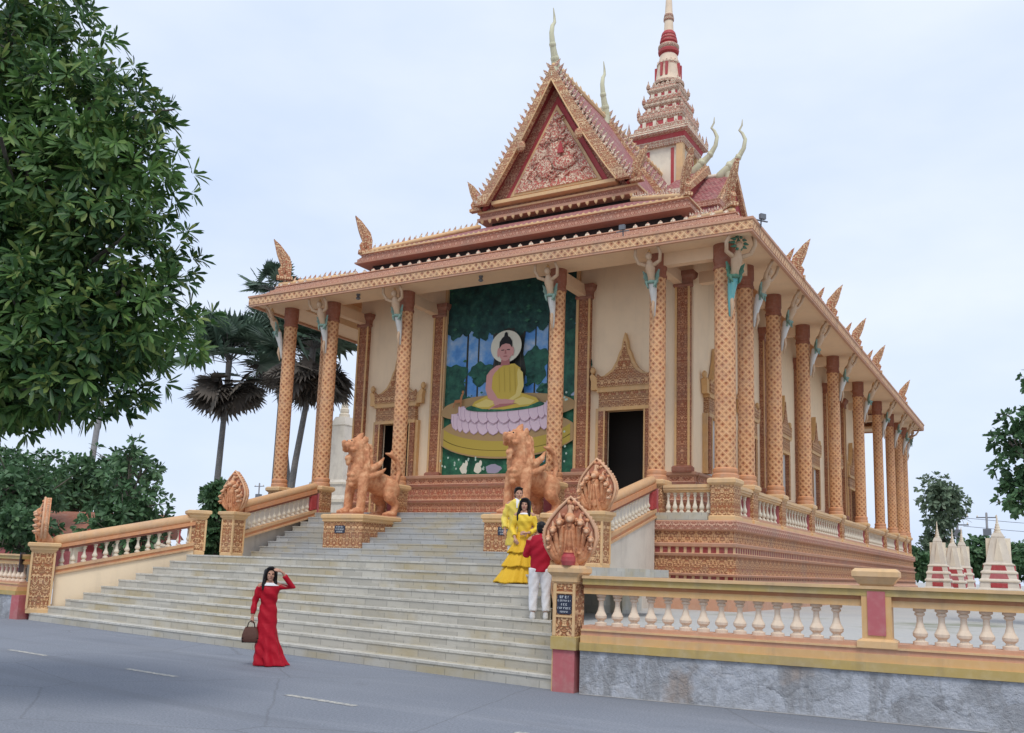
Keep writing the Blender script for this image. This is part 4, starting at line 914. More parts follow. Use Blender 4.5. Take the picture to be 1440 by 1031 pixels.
def pillar(parent, x, y, z0, z1, w, mats=('carved', 'gold_pale'), rz=0., name='pillar'):
    q = MB(); h = w / 2
    q.rect([(.0, z0), (.0, z0 + .10), (-.01, z0 + .12), (-.01, z1 - .26), (.0, z1 - .24), (.03, z1 - .2), (.05, z1 - .18), (.05, z1 - .14), (.09, z1 - .10), (.11, z1 - .09), (.11, z1 - .02), (.08, z1)], -h, -h, h, h, [1, 1, 0, 1, 1, 1, 1, 1, 1])
    for sx in (-1, 1):
        for sy in (-1, 1): q.box(sx * h - .04, sy * h - .04, z0 + .11, sx * h + .012, sy * h + .012, z1 - .25, 1) if sx > 0 and sy > 0 else (q.box(sx * h - .04, sy * h - .012, z0 + .11, sx * h + .012, sy * h + .04, z1 - .25, 1) if sx > 0 else (q.box(sx * h - .012, sy * h - .04, z0 + .11, sx * h + .04, sy * h + .012, z1 - .25, 1) if sy > 0 else q.box(sx * h - .012, sy * h - .012, z0 + .11, sx * h + .04, sy * h + .04, z1 - .25, 1)))
    o = part(q, name, list(mats), parent, loc=(x, y, 0)); o.rotation_euler = (0, 0, rz); return o

def sloped_balustrade(B, a, b, za, zb, hood_at, face, wall_z=None, hood_k=1., nb=16, pil_a=None, pil_b=None, wall='cream', solid=False, kz=1.):
    """serpent-body rail from a (low newel) to b (high end); za, zb = rail-centre heights"""
    a = Vector((*a, za)); b = Vector((*b, zb)); d = (b - a); dxy = Vector((d.x, d.y, 0)).normalized()
    r = MB(); r.tube([a, lerp(a, b, .12), lerp(a, b, .5), lerp(a, b, .9), b], [.15, .14, .14, .14, .13], 12, 0)
    r.beam(a, b, .30, -.24 * kz, -.10, 1); r.beam(a, b, .22, -.31 * kz, -.24 * kz, 2)
    part(r, 'handrail', ['rail', 'orange', 'brown'], B)
    r = MB(); r.beam(a, b, .34, -.93 * kz, -.83 * kz, 0); r.beam(a, b, .28, -1.02 * kz, -.93 * kz, 1); r.beam(a, b, .38, -1.08 * kz, -1.02 * kz, 0); part(r, 'base_rail', ['rail', 'orange'], B)
    if solid:
        r = MB(); r.beam(a, b, .05, -.83 * kz, -.31 * kz, 0); part(r, 'infill_panel', ['white'], B)
    bb = MB(); bb = baluster_mesh(.52 * kz, .07 if not solid else .085); b0 = None
    for i in range(nb):
        p = lerp(a, b, (i + .5) / nb) + Vector((0, 0, -.83 * kz))
        if b0 is None: b0 = part(bb, 'baluster', ['ivory'], B, loc=p)
        else: dup(b0, p, 0, B)
    if wall_z is not None:
        r = MB(); q = Vector((-dxy.y, dxy.x, 0)) * .14; v = []
        for p, z in ((a, wall_z), (b, wall_z), (b, zb - 1.08 * kz), (a, za - 1.08 * kz)):
            v.append((p, z))
        V = [Vector((p.x, p.y, z)) - q for p, z in v] + [Vector((p.x, p.y, z)) + q for p, z in v]
        r.add(V, [(0, 1, 2, 3), (7, 6, 5, 4), (0, 4, 5, 1), (1, 5, 6, 2), (2, 6, 7, 3), (3, 7, 4, 0)]); part(r, 'side_wall', [wall], B)
    if hood_at is not None: hood(B, hood_at, face, hood_k)

# lower left
B = thing('stair_balustrade', 'serpent balustrade slanting up from the road at the left foot of the stairs', 'balustrade', (-14.6, -10.75, 0), 0, 'serpent balustrades of the staircase')
aL = Vector((-14.62, -10.70)); bL = Vector((-12.5, -7.55)); dL = (bL - aL).normalized(); angL = atan2(dL.x, -(-dL.y)); rzL = atan2(-dL.x, dL.y)
pillar(B, -14.62, -10.70, .17, 1.94, .55, rz=rzL); pillar(B, -12.62, -7.55, ZL, 2.98, .42, rz=rzL)
fr = MB(); fr.box(-.14, -.02, 0, .14, .02, .62); o = part(fr, 'red_end_panel', ['red'], B, loc=(-12.85, -7.95, 2.05)); o.rotation_euler = (0, 0, rzL)
sloped_balustrade(B, aL + dL * .3, bL - dL * .15, 2.00, 2.76, (-14.62, -10.80, 1.94), rzL, .18, 1.12, 13, kz=.80)
# lower right (mostly hidden behind its own hood)
B = thing('stair_balustrade', 'serpent balustrade on the right of the lower steps, hood above the plaque pillar', 'balustrade', (1.84, -13.42, 0), 0, 'serpent balustrades of the staircase')
aR = Vector((1.84, -13.35)); bR = Vector((-.08, -10.1)); dR = (bR - aR).normalized(); rzR = atan2(-dR.x, dR.y)
rzP = .06
q = MB(); h = .165
q.rect([(.0, -.03), (.0, .58), (.03, .585), (.03, .76), (.0, .77), (.0, 1.50), (.03, 1.53), (.03, 1.56), (.03, 1.60), (.06, 1.64), (.08, 1.66), (.08, 1.72), (.06, 1.76)], -h, -h, h, h, [2, 1, 1, 1, 0, 3, 3, 3, 3, 3, 3, 3])
for s_ in (-1, 1):
    q.box(s_ * .145 - .02, -h - .02, .77, s_ * .145 + .02, -h - .001, 1.5, 3); q.box(-h - .02, s_ * .145 - .02, .77, -h - .001, s_ * .145 + .02, 1.5, 3)
q.box(-.125, -h - .018, 1.36, .125, -h - .001, 1.39, 3); q.box(-.125, -h - .018, 1.03, .125, -h - .001, 1.06, 3)
q.box(-h - .03, -h + .03, .0, -h - .001, h - .03, .76, 3)
pr = part(q, 'pillar', ['carved', 'olive', 'rose', 'gold_pale'], B, loc=(1.84, -13.42, 0)); pr.rotation_euler = (0, 0, rzP)
def plaque(parent, loc, rz, w, hgt, lines, name='plaque', oval=False):
    q = MB(); pts = [(-w / 2, -hgt / 2 + .02), (-w / 2 + .02, -hgt / 2), (w / 2 - .02, -hgt / 2), (w / 2, -hgt / 2 + .02), (w / 2, hgt / 2 - .02), (w / 2 - .02, hgt / 2), (-w / 2 + .02, hgt / 2), (-w / 2, hgt / 2 - .02)]
    q.prism(pts, 'xz', -.015, .0); o = part(q, name, ['plaque'], parent, loc=loc); o.rotation_euler = (0, 0, rz)
    t = MB(); r = random.Random(len(lines) * 7)
    for i, (wf, hf) in enumerate(lines):
        z = hgt / 2 - hgt * (i + .62) / (len(lines) + .25); x = -w * wf / 2; lh = hgt / len(lines) * hf
        while x < w * wf / 2 - .006:
            ww = min(r.uniform(.5, 1.1) * lh, w * wf / 2 - x)
            # small strokes standing for worn, unreadable letters
            t.box(x, -.019, z - lh / 2, x + ww * .28, -.0155, z + lh / 2); t.box(x + ww * .28, -.019, z + lh * .28, x + ww * .8, -.0155, z + lh / 2)
            if r.random() > .4: t.box(x + ww * .28, -.019, z - lh * .5, x + ww * .8, -.0155, z - lh * .25)
            x += ww * 1.12 + (.012 if r.random() > .75 else 0)
    part(t, 'lettering', ['letter'], o, local=True); return o
cp, sp_ = cos(rzP), sin(rzP)
plaque(B, (1.84 + sp_ * .167, -13.42 - cp * .167, 1.21), rzP, .225, .27, [(.62, .62), (.9, .42), (.42, .52), (.88, .5), (.55, .4)])
sloped_balustrade(B, aR + dR * .35, bR - dR * .15, 1.80, 2.50, (1.84, -13.44, 1.76), .36, .0, .96, 13, kz=.80)
pillar(B, -.12, -10.05, ZL - .1, 2.72, .46, rz=rzR)
jar = MB(); jar.lathe([(.09, 0), (.105, .06), (.10, .12), (.075, .16), (.08, .18)], 14); single(jar, 'incense_jar', ['red'], 'small red incense jar before the right serpent hood, above the plaque', 'jar', (1.90, -13.60, 1.76))
# upper pair
for x, sd, lab in ((-14.93, -1, 'serpent balustrade rising to the porch on the left, behind the left lion'), (-2.07, 1, 'serpent balustrade rising to the porch on the right, above a bare white wall')):
    B = thing('stair_balustrade', lab, 'balustrade', (x, -4.0, ZL), 0, 'serpent balustrades of the staircase')
    pillar(B, x, -4.05, ZL, 3.18, .50)
    hood(B, (x, -4.12, 3.18), 0, 1.3 if sd > 0 else 1.28)
    sloped_balustrade(B, (x, -3.75), (x, -.36), 3.42, 4.34, None, 0, None, 1, 15, solid=True)
    fr = MB(); fr.beam((x, -.62, 3.47), (x, -.36, 3.54), .30, .0, .50); part(fr, 'red_end_panel', ['red'], B)
    r = MB(); V = []
    for yy, z in ((-4.25, .72), (-.53, .72), (-.53, 3.24), (-4.25, 2.24)): V.append((yy, z))
    r.prism(V, 'yz', x + (.02 if sd > 0 else -.16), x + (.16 if sd > 0 else -.02)); part(r, 'side_wall', ['white'], B)

# lion plinths on the upper flight
for x, lab in ((-11.52, 'carved plinth with a small plaque under the left lion'), (-5.48, 'carved plinth under the right lion, partly hidden by the yellow couple')):
    B = thing('lion_plinth', lab, 'plinth', (x, -1.6, ZL), 0, 'lion plinths on the stairs')
    q = MB(); q.rect([(.0, ZL), (.0, 2.95), (.05, 2.99), (.03, 3.03), (.08, 3.08), (.08, 3.17), (.03, 3.20)], x - .78, -2.72, x + .78, -.46, [0, 1, 1, 1, 1])
    part(q, 'base', ['carved', 'gold_pale'], B)
    plaque(B, (x - .1, -2.725, 2.72), 0, .42, .24, [(.7, .5), (.8, .5), (.6, .5)])

# ================================================================ boundary walls along the road
def fence(name, lab, a, b, posts, nb, cols=None):
    a = Vector((*a, 0)); b = Vector((*b, 0)); d = (b - a).normalized(); L = (b - a).length; rz = atan2(d.y, d.x)
    F = thing(name, lab, 'wall', tuple(a), 0, 'boundary walls along the road')
    s_ = MB(); s_.beam(a, b, .46, -.05, .585); part(s_, 'stone_base', ['rubble'], F)
    s_ = MB(); s_.beam(a, b, .52, .59, .70, 0); s_.beam(a, b, .46, .70, .80, 1); s_.beam(a, b, .40, .80, .86, 2); s_.beam(a, b, .44, .86, .885, 3); s_.beam(a, b, .34, .885, .93, 2); part(s_, 'plinth_band', ['olive', 'gold', 'salmon', 'gold_pale'], F)
    s_ = MB(); s_.beam(a, b, .26, 1.37, 1.45, 0); s_.beam(a, b, .20, 1.45, 1.50, 2); s_.beam(a, b, .36, 1.50, 1.585, 3); s_.beam(a, b, .42, 1.585, 1.625, 1); part(s_, 'coping', ['gold', 'gold_pale', 'orange', 'olive'], F)
    b0 = None; post_t = []
    for t in posts:
        p = a + d * t; q = MB(); h = .175
        q.rect([(.06, .87), (.06, .95), (.0, .98), (.0, 1.62), (.03, 1.65), (.05, 1.68), (.08, 1.72), (.10, 1.74), (.10, 1.80), (.06, 1.84)], -h, -h, h, h, [1, 1, 0, 1, 1, 1, 1, 1, 1])
        for k in (-1, 1): q.box(-.105, k * .18 - .012, 1.02, .105, k * .18 + .012, 1.56, 2)
        o = part(q, 'post', ['gold', 'gold_pale', 'rose'], F, loc=p); o.rotation_euler = (0, 0, rz)
    bm_ = baluster_mesh(.44, .088, 8)
    t = .22
    n = 0
    while t < L and n < nb:
        if all(abs(t - x) > .30 for x in posts):
            p = a + d * t + Vector((0, 0, .93))
            if b0 is None: b0 = part(bm_, 'baluster', ['peach'], F, loc=p); b0.rotation_euler = (0, 0, rz)
            else: dup(b0, p, rz, F)
            n += 1
        t += .245
    return F
fence('boundary_wall', 'long roadside wall on the right, rubble base under ochre rails and pale balusters', (2.07, -13.32), (30, -11.0), [3.90, 7.85, 11.8, 15.7, 19.6], 92)
FL = fence('boundary_wall', 'roadside wall running off to the left of the lower stairs', (-14.98, -10.85), (-45, -6.5), [4.0, 8.0, 12., 16.], 60)
q = MB(); q.box(-14.99 - .16, -11.1, -.03, -14.99 + .16, -10.62, .60); part(q, 'rose_end_pier', ['rose'], FL)
plaque(FL, (-15.03, -11.0, 1.42), -.9, .34, .5, [(.7, .5), (.7, .5), (.6, .5)])

# pale gutter strip along the foot of the right wall
N = NT('gutter_concrete', .9); N.col(weather(N, N.ramp(N.noise(N.ob(), 2.2, 5, .7), (.35, (.27, .275, .28)), (.65, (.40, .40, .39))), .4)); M['gutter'] = N.m
q = MB(); q.add([(2.1, -13.62, .004), (30, -11.3, .004), (30, -11.0, .004), (2.1, -13.33, .004)], [(0, 1, 2, 3)]); part(q, 'gutter_strip', ['gutter'], road)

# ================================================================ lion statues
def lion_mesh():
    b = MB()
    b.tube([(0, -.42, 1.30), (0, .1, 1.18), (0, .72, 1.02)], [.45, .38, .40], 14); b.ell((0, -.48, 1.42), (.44, .40, .46), 0, 14, 10)
    b.tube([(0, -.42, 1.55), (0, -.50, 1.9), (0, -.58, 2.12)], [.40, .36, .34], 14)
    b.ell((0, -.64, 2.22), (.33, .36, .32)); b.ell((0, -.99, 2.24), (.23, .25, .14)); b.ell((0, -1.18, 2.31), (.11, .09, .09))
    for s in (-1, 1): b.tube([(s * .12, -1.12, 2.14), (s * .12, -1.13, 2.03)], [.04, .015], 6)
    b.tube([(0, -.68, 1.95), (0, -1.0, 1.82)], [.17, .11], 10); b.ell((0, -.98, 1.72), (.11, .07, .15))
    for s in (-1, 1):
        b.ell((s * .13, -.90, 2.38), (.085, .085, .07), 0, 8, 6); b.ell((s * .27, -.52, 2.44), (.08, .10, .15), 0, 8, 6); b.ell((s * .20, -.95, 2.10), (.09, .12, .08), 0, 8, 6)
        b.tube([(s * .31, -.50, 1.25), (s * .35, -.58, .75), (s * .35, -.62, .20)], [.21, .165, .15], 10); b.ell((s * .35, -.72, .12), (.19, .24, .13))
        for k in (-1, 0, 1): b.ell((s * .35 + k * .10, -.92, .10), (.055, .09, .08), 0, 6, 5)
        b.ell((s * .30, .70, .92), (.25, .36, .40)); b.tube([(s * .36, .58, .70), (s * .37, .88, .44), (s * .37, .80, .14)], [.22, .15, .14], 10); b.ell((s * .37, .68, .11), (.17, .26, .12))
        for k in (-1, 0, 1): b.ell((s * .37 + k * .09, .46, .09), (.05, .09, .075), 0, 6, 5)
        b.tube([(s * .40, -.30, 1.50), (s * .46, .02, 1.72), (s * .42, .22, 1.95)], [.13, .10, .03], 8); b.tube([(s * .42, -.25, 1.30), (s * .46, .10, 1.45), (s * .42, .32, 1.60)], [.12, .09, .03], 8)
    for j in range(4):      # mane locks
        for i in range(9):
            a = -pi * .95 + i * pi * 1.9 / 8; r = .33 + .03 * j
            b.tube([(r * sin(a) * .95, -.46 + .30 * cos(a), 2.30 - j * .2), (r * sin(a) * 1.12, -.44 + .36 * cos(a), 2.14 - j * .2)], [.075, .045], 6)
    b.tube([(0, -.62, 2.42), (0, -.5, 2.62), (0, -.42, 2.72)], [.16, .10, .03], 8); b.tube([(0, -.42, 2.38), (0, -.25, 2.5), (0, -.2, 2.6)], [.14, .09, .03], 8)
    b.tube([(0, .88, 1.0), (0, 1.16, 1.22), (0, 1.28, 1.6), (0, 1.16, 1.95), (0, .88, 2.14), (0, .62, 2.16)], [.12, .085, .08, .08, .09, .03], 8)
    for p in ((0, 1.28, 1.6), (0, 1.16, 1.92), (0, .88, 2.12)): b.tube([p, (0, p[1] + .02, p[2] + .2)], [.09, .02], 6)
    for i in range(3): b.ell((0, -.84 + .02 * i, 1.30 - i * .16), (.20 - .04 * i, .10, .10), 0, 8, 6)
    return fuse(b, .026, 2)
LM_ = lion_mesh()
for x, lab, mt in ((-11.52, 'standing terracotta lion statue with open mouth in front of the left doorway', 'statue_terra'), (-5.48, 'standing terracotta lion statue in front of the mural, on the plinth behind the yellow couple', 'statue_terra')):
    L_ = thing('lion_statue', lab, 'statue', (x - .02, -1.46, 3.20), -.18, 'lion statues guarding the stairs')
    L_.scale = (.90, 1, 1); part(LM_, 'body', [mt], L_, local=True)
    q = MB(); q.box(-.60, -1.10, 0, .60, .95, .05); part(q, 'foot_slab', ['salmon'], L_, local=True)
    q = MB()
    for s in (-1, 1): q.ell((s * .13, -.965, 2.385), (.035, .03, .03), 0, 8, 6)
    part(q, 'eyes', ['dark'], L_, local=True)

# ================================================================ people
def hand(b, wrist, d, up, side, curl=.5, k=1.):
    """palm, four fingers and a thumb; d = pointing direction, up = back of the hand, side = +1/-1 thumb side"""
    W = Vector(wrist); d = Vector(d).normalized(); up = Vector(up); up = (up - d * up.dot(d)).normalized(); t = d.cross(up) * side
    b.tube([W - d * .02, W + d * .03, W + d * .075 * k], [.022, .030, .034], 8, flat=.55)
    for i, L in enumerate((.066, .074, .070, .055)):
        o = W + d * .085 * k + t * (.030 - .020 * i); p1 = o + (d * cos(curl * .5) - up * sin(curl * .5)) * L * .5 * k; p2 = p1 + (d * cos(curl * 1.4) - up * sin(curl * 1.4)) * L * .5 * k
        b.tube([o - d * .02, o, p1, p2], [.0095, .0095, .009, .0075], 6)
    o = W + d * .03 + t * .028; p1 = o + (d * .6 + t * .75 - up * .2).normalized() * .035; p2 = p1 + (d * .9 + t * .25 - up * .4).normalized() * .03
    b.tube([o - t * .01, o, p1, p2], [.012, .012, .010, .008], 6)
def head(b, c, turn=0., tilt=0., k=1.):
    Q = Matrix.Rotation(turn, 4, 'Z') @ Matrix.Rotation(tilt, 4, 'Y'); C = Vector(c); f = lambda x, y, z: C + Q.to_3x3() @ Vector((x * k, y * k, z * k))
    b.ell(f(0, .005, .03), (.074 * k, .092 * k, .098 * k), 0, 16, 12, Q); b.ell(f(0, -.022, -.035), (.058 * k, .066 * k, .075 * k), 0, 14, 10, Q)
    b.ell(f(0, -.058, -.085), (.028 * k, .026 * k, .024 * k), 0, 10, 8, Q); b.tube([f(0, -.088, .022), f(0, -.104, -.020)], [.009, .014], 8)
    b.ell(f(0, -.086, -.052), (.022 * k, .012 * k, .009 * k), 0, 8, 6, Q)
    for s in (-1, 1):
        b.ell(f(s * .076, .008, -.005), (.011 * k, .022 * k, .03 * k), 0, 8, 6, Q); b.ell(f(s * .034, -.062, -.02), (.026 * k, .02 * k, .024 * k), 0, 8, 6, Q); b.ell(f(s * .03, -.078, .028), (.022 * k, .012 * k, .007 * k), 0, 8, 6, Q)
    return f
def body_part(b, parent, f, name='body'):
    """melt, then colour eyes and lips on the one continuous skin"""
    q = fuse(b, .0078, 2); E_ = [f(s * .031, -.084, .012) for s in (-1, 1)]; Lp = f(0, -.096, -.052)
    for i, fc in enumerate(q.f):
        c = sum((q.v[k] for k in fc), Vector()) / len(fc)
        if min((c - E_[0]).length, (c - E_[1]).length) < .0125: q.mi[i] = 1
        elif abs((c - Lp).z) < .007 and (c - Lp).length < .021: q.mi[i] = 2
    return part(q, name, ['skin', 'eye', 'lip'], parent, local=True)
def ring(c, rx, ry, n=28, fold=0., nf=9, ph=0., pw=1.):
    return [Vector((c[0] + rx * (1 + fold * sin(nf * a + ph)) * cos(a), c[1] + ry * (1 + fold * sin(nf * a + ph)) * sin(a), c[2])) for a in [2 * pi * i / n for i in range(n)]]
def hair_mesh(f, length, vol=1., sides=True, parting=True):
    h = MB(); h.ell(f(0, .018, .052), (.084 * vol, .096 * vol, .088 * vol), 0, 16, 12)
    if length > .05:
        for i in range(9):
            a = pi * (-.12 + 1.24 * i / 8); x, y = .078 * cos(a), .012 + .08 * sin(a)
            h.tube([f(x, y, .06), f(x * 1.12, y + .012, -.06), f(x * 1.16 + .006 * sin(i * 3), y + .02, -.06 - length * .55), f(x * 1.05 + .012 * sin(i * 2), y + .0, -.06 - length * (.95 + .08 * sin(i * 5)))], [.036, .036, .034, .015], 8)
        if sides:
            for s in (-1, 1):
                h.tube([f(s * .05, -.06, .10), f(s * .078, -.045, .03), f(s * .088, -.02, -.08), f(s * .10, -.04, -.18), f(s * .10, -.075, -.18 - length * .5)], [.02, .024, .03, .036, .014], 8)
    else:
        h.ell(f(0, .04, .0), (.082, .074, .085), 0, 14, 10)
        for s in (-1, 1): h.ell(f(s * .066, .005, .035), (.02, .05, .05), 0, 8, 6)
    h.tube([f(-.06, -.055, .10), f(-.01, -.082, .115), f(.055, -.06, .10)], [.022, .026, .022], 8)
    return fuse(h, .010, 1)

# --- woman in the red long dress on the road
P = thing('person', 'woman in a long crimson dress on the road, arm raised to her head', 'person', (-3.30, -14.15, 0), .74)
b = MB(); f = head(b, (0, 0, 1.455), .12, .06, .98)
b.tube([(0, .012, 1.28), (0, .008, 1.38)], [.05, .046], 10); b.tube([(0, .01, 1.28), (0, .0, 1.12), (0, 0, .95), (0, .01, .82)], [.105, .105, .085, .115], 12, flat=.7)
b.tube([(-.15, .01, 1.27), (0, .015, 1.30), (.15, .01, 1.28)], [.05, .07, .05], 10)
b.tube([(-.155, .01, 1.26), (-.215, .03, 1.02), (-.235, -.03, .80)], [.045, .040, .026], 8); hand(b, (-.237, -.035, .785), (0, -.05, -1), (-1, 0, 0), 1, 1.3)
b.tube([(.155, .01, 1.27), (.36, -.06, 1.27), (.20, -.12, 1.49)], [.045, .040, .026], 8); hand(b, (.195, -.125, 1.495), (-.85, -.12, .42), (0, -.6, .8), 1, .5)
for s in (-1, 1): b.tube([(s * .07, .01, .80), (s * .075, 0, .42), (s * .08, .02, .08)], [.062, .05, .035], 8); b.ell((s * .08, -.01, .04), (.035, .10, .035))
body_part(b, P, f)
d_ = MB(); d_.tube([(-.165, .01, 1.255), (-.218, .032, 1.02), (-.238, -.028, .815)], [.055, .052, .045], 10, rnd=False); d_.tube([(.165, .01, 1.262), (.365, -.06, 1.268), (.225, -.115, 1.45)], [.055, .053, .045], 10, rnd=False)
d_.loft([ring((.0, .004, z), rx, ry, 30) for z, rx, ry in ((1.285, .155, .085), (1.22, .160, .105), (1.15, .150, .116), (1.06, .136, .10), (.98, .128, .092), (.90, .140, .102), (.80, .154, .115), (.70, .156, .12), (.60, .156, .125))])
d_.loft([ring((x, y, z), rx, ry, 60, fo, 7, ph) for z, rx, ry, x, y, fo, ph in ((.66, .155, .122, 0, 0, .0, 0), (.5, .160, .138, .01, -.01, .05, .2), (.34, .19, .16, .03, -.015, .10, .5), (.18, .215, .185, .06, -.02, .14, .8), (.06, .25, .21, .09, -.03, .17, 1.1), (.012, .275, .22, .11, -.03, .18, 1.2))])
part(fuse(d_, .012, 1, lambda p: (.006 * sin(p.z * 38 + p.x * 40), .006 * sin(p.z * 31 + p.x * 25), 0)), 'dress', ['c_red'], P, local=True)
nk = MB(); nk.loft([ring((0, -.004, z), rx, ry, 28) for z, rx, ry in ((1.325, .070, .062), (1.30, .125, .085), (1.278, .158, .090))]); part(nk, 'collar', ['c_white'], P, local=True)
part(hair_mesh(f, .16, 1.0), 'hair', ['hair'], P, local=True)
rz_ = .74; bx, by = -3.30 + (-.245) * cos(rz_) - (-.06) * sin(rz_), -14.15 + (-.245) * sin(rz_) + (-.06) * cos(rz_)
q = MB(); q.loft([[Vector((sx * w_, sy * t_, z)) for sx, sy in ((-1, -1), (-.5, -1.15), (.5, -1.15), (1, -1), (1.05, 0), (1, 1), (.5, 1.15), (-.5, 1.15), (-1, 1), (-1.05, 0))] for z, w_, t_ in ((0, .155, .06), (.05, .165, .075), (.14, .16, .07), (.24, .13, .045), (.30, .105, .03))], 0)
HB = thing('handbag', 'brown leather handbag hanging from the hand of the woman in crimson', 'handbag', (bx, by, .33), rz_)
HB.location.z = .375; HB.scale = (.8, .8, .8); part(q, 'bag_body', ['bag'], HB, local=True)
q = MB(); q.loft([[Vector((sx * w_, sy * t_, z)) for sx, sy in ((-1, -1), (1, -1), (1, 1), (-1, 1))] for z, w_, t_ in ((-.012, .16, .065), (.085, .17, .08))], 0, False); part(q, 'base_band', ['bagd'], HB, local=True)
for s in (-1, 1):
    q = MB(); q.tube([(-.075, s * .03, .28), (-.055, s * .025, .38), (0, s * .008, .425), (.055, s * .025, .38), (.075, s * .03, .28)], .010, 6); part(q, 'handle', ['bagd'], HB, local=True)

# --- man in the red shirt, seen from behind
P = thing('person', 'man in a red shirt and white trousers, back turned, photographing the yellow couple', 'person', (.60, -12.02, zk(5)), -2.62); P.scale = (.95,) * 3
b = MB(); f = head(b, (0, -.01, 1.535), .1)
b.tube([(0, .012, 1.36), (0, .0, 1.46)], [.055, .052], 10); b.tube([(0, .01, 1.36), (0, .01, 1.15), (0, .01, .92)], [.13, .13, .125], 12, flat=.72)
b.tube([(-.17, .01, 1.355), (0, .015, 1.38), (.17, .01, 1.355)], [.055, .075, .055], 10)
b.tube([(.185, .01, 1.345), (.25, -.02, 1.08), (.27, -.27, 1.12)], [.052, .044, .03], 8); hand(b, (.268, -.285, 1.125), (-.25, -1, .1), (.4, 0, 1), -1, 1.0)
b.tube([(-.185, .01, 1.345), (-.22, -.10, 1.10), (.02, -.33, 1.14)], [.052, .044, .03], 8); hand(b, (.035, -.34, 1.145), (1, -.4, .1), (-.3, 0, 1), 1, 1.0)
for s in (-1, 1): b.tube([(s * .09, .01, .90), (s * .105, 0, .48), (s * .11, .03, .08)], [.085, .06, .038], 8); b.ell((s * .115, -.05, .04), (.04, .11, .036))
body_part(b, P, f)
c = MB(); c.loft([ring((0, .008, z), rx, ry, 30) for z, rx, ry in ((1.465, .066, .064), (1.435, .088, .08), (1.405, .165, .10), (1.35, .205, .118), (1.24, .19, .13), (1.10, .175, .125), (.96, .17, .12), (.85, .178, .128), (.80, .18, .13))])
c.tube([(.185, .01, 1.335), (.252, -.02, 1.08), (.27, -.25, 1.12)], [.072, .062, .045], 10, rnd=False); c.tube([(-.185, .01, 1.335), (-.225, -.10, 1.10), (.0, -.315, 1.138)], [.072, .062, .045], 10, rnd=False)
part(fuse(c, .012, 1, lambda p: (.004 * sin(p.z * 44 + p.x * 20), .006 * sin(p.z * 33 + p.x * 30), 0)), 'shirt', ['c_red2'], P, local=True)
c = MB()
for s in (-1, 1): c.tube([(s * .085, .01, .86), (s * .10, .0, .68), (s * .108, .0, .46), (s * .112, .03, .14)], [.115, .10, .082, .068], 12, rnd=False)
c.tube([(-.06, .01, .84), (.06, .01, .84)], [.115, .115], 12)
part(fuse(c, .012, 1, lambda p: (.003 * sin(p.z * 23 + p.y * 40), .003 * sin(p.z * 31 + p.x * 50), 0)), 'trousers', ['c_white'], P, local=True)
for s in (-1, 1):
    c = MB(); c.ell((s * .115, -.045, .045), (.052, .13, .05), 0, 12, 8); c.tube([(s * .112, .03, .03), (s * .112, .03, .11)], [.052, .046], 10); part(fuse(c, .012, 1), 'shoe', ['shoe_w'], P, local=True)
part(hair_mesh(f, .0), 'hair', ['hair'], P, local=True)
q = MB(); q.box(-.04, -.006, -.075, .04, .006, .075); q.ell((.0, -.008, .03), (.02, .006, .02), 0, 8, 6)
lx, ly = .147, -.37; a_ = -2.62
single(q, 'phone', ['bagd'], 'dark phone held up by the man in the red shirt', 'phone', (.60 + lx * cos(a_) - ly * sin(a_), -12.02 + lx * sin(a_) + ly * cos(a_), zk(5) + 1.11), a_)

# --- woman in yellow
P = thing('person', 'woman with long black hair in a yellow dress with ruffled skirt', 'person', (-.42, -10.78, zk(8)), .42)
b = MB(); f = head(b, (0, 0, 1.425), -.05, .08, .97)
b.tube([(0, .012, 1.25), (0, .008, 1.35)], [.048, .044], 10); b.tube([(0, .01, 1.25), (0, .0, 1.1), (0, 0, .93), (0, .01, .82)], [.105, .11, .095, .13], 12, flat=.75)
b.tube([(-.145, .01, 1.245), (0, .015, 1.28), (.145, .01, 1.245)], [.048, .066, .048], 10)
b.tube([(-.15, .01, 1.235), (-.215, .02, 1.0), (-.16, -.13, .84)], [.043, .038, .026], 8); hand(b, (-.155, -.135, .83), (.35, -.5, -.8), (-.6, -.5, .3), 1, .6)
b.tube([(.15, .01, 1.235), (.22, .02, 1.0), (.10, -.16, .92)], [.043, .038, .026], 8); hand(b, (.09, -.165, .92), (-1, -.2, -.1), (0, -1, .2), -1, .6)
for s in (-1, 1): b.tube([(s * .075, .01, .80), (s * .075, 0, .42), (s * .075, .02, .08)], [.08, .05, .034], 8); b.ell((s * .075, -.04, .04), (.035, .09, .035))
body_part(b, P, f)
c = MB(); c.loft([ring((0, .004, z), rx, ry, 30) for z, rx, ry in ((1.262, .150, .082), (1.20, .160, .105), (1.13, .152, .122), (1.05, .128, .10), (.95, .112, .09), (.88, .128, .10))])
c.tube([(-.155, .01, 1.225), (-.22, .022, 1.0), (-.168, -.115, .855)], [.056, .056, .05], 10, rnd=False); c.tube([(.155, .01, 1.225), (.225, .022, 1.0), (.12, -.145, .922)], [.056, .056, .05], 10, rnd=False)
part(fuse(c, .012, 1, lambda p: (.004 * sin(p.z * 44), .006 * sin(p.z * 33 + p.x * 40), 0)), 'bodice', ['c_yel'], P, local=True)
nk = MB(); nk.loft([ring((0, -.003, z), rx, ry, 28) for z, rx, ry in ((1.285, .062, .056), (1.268, .10, .08), (1.255, .128, .084))]); part(nk, 'collar', ['c_white'], P, local=True)
sk = MB()   # overlapping tiers of ruffled tulle, flaring to her right
rows = [(.93, .55), (.70, .30), (.46, .015)]
sx_ = lambda z: -.17 * (1 - z / .93) ** 1.3
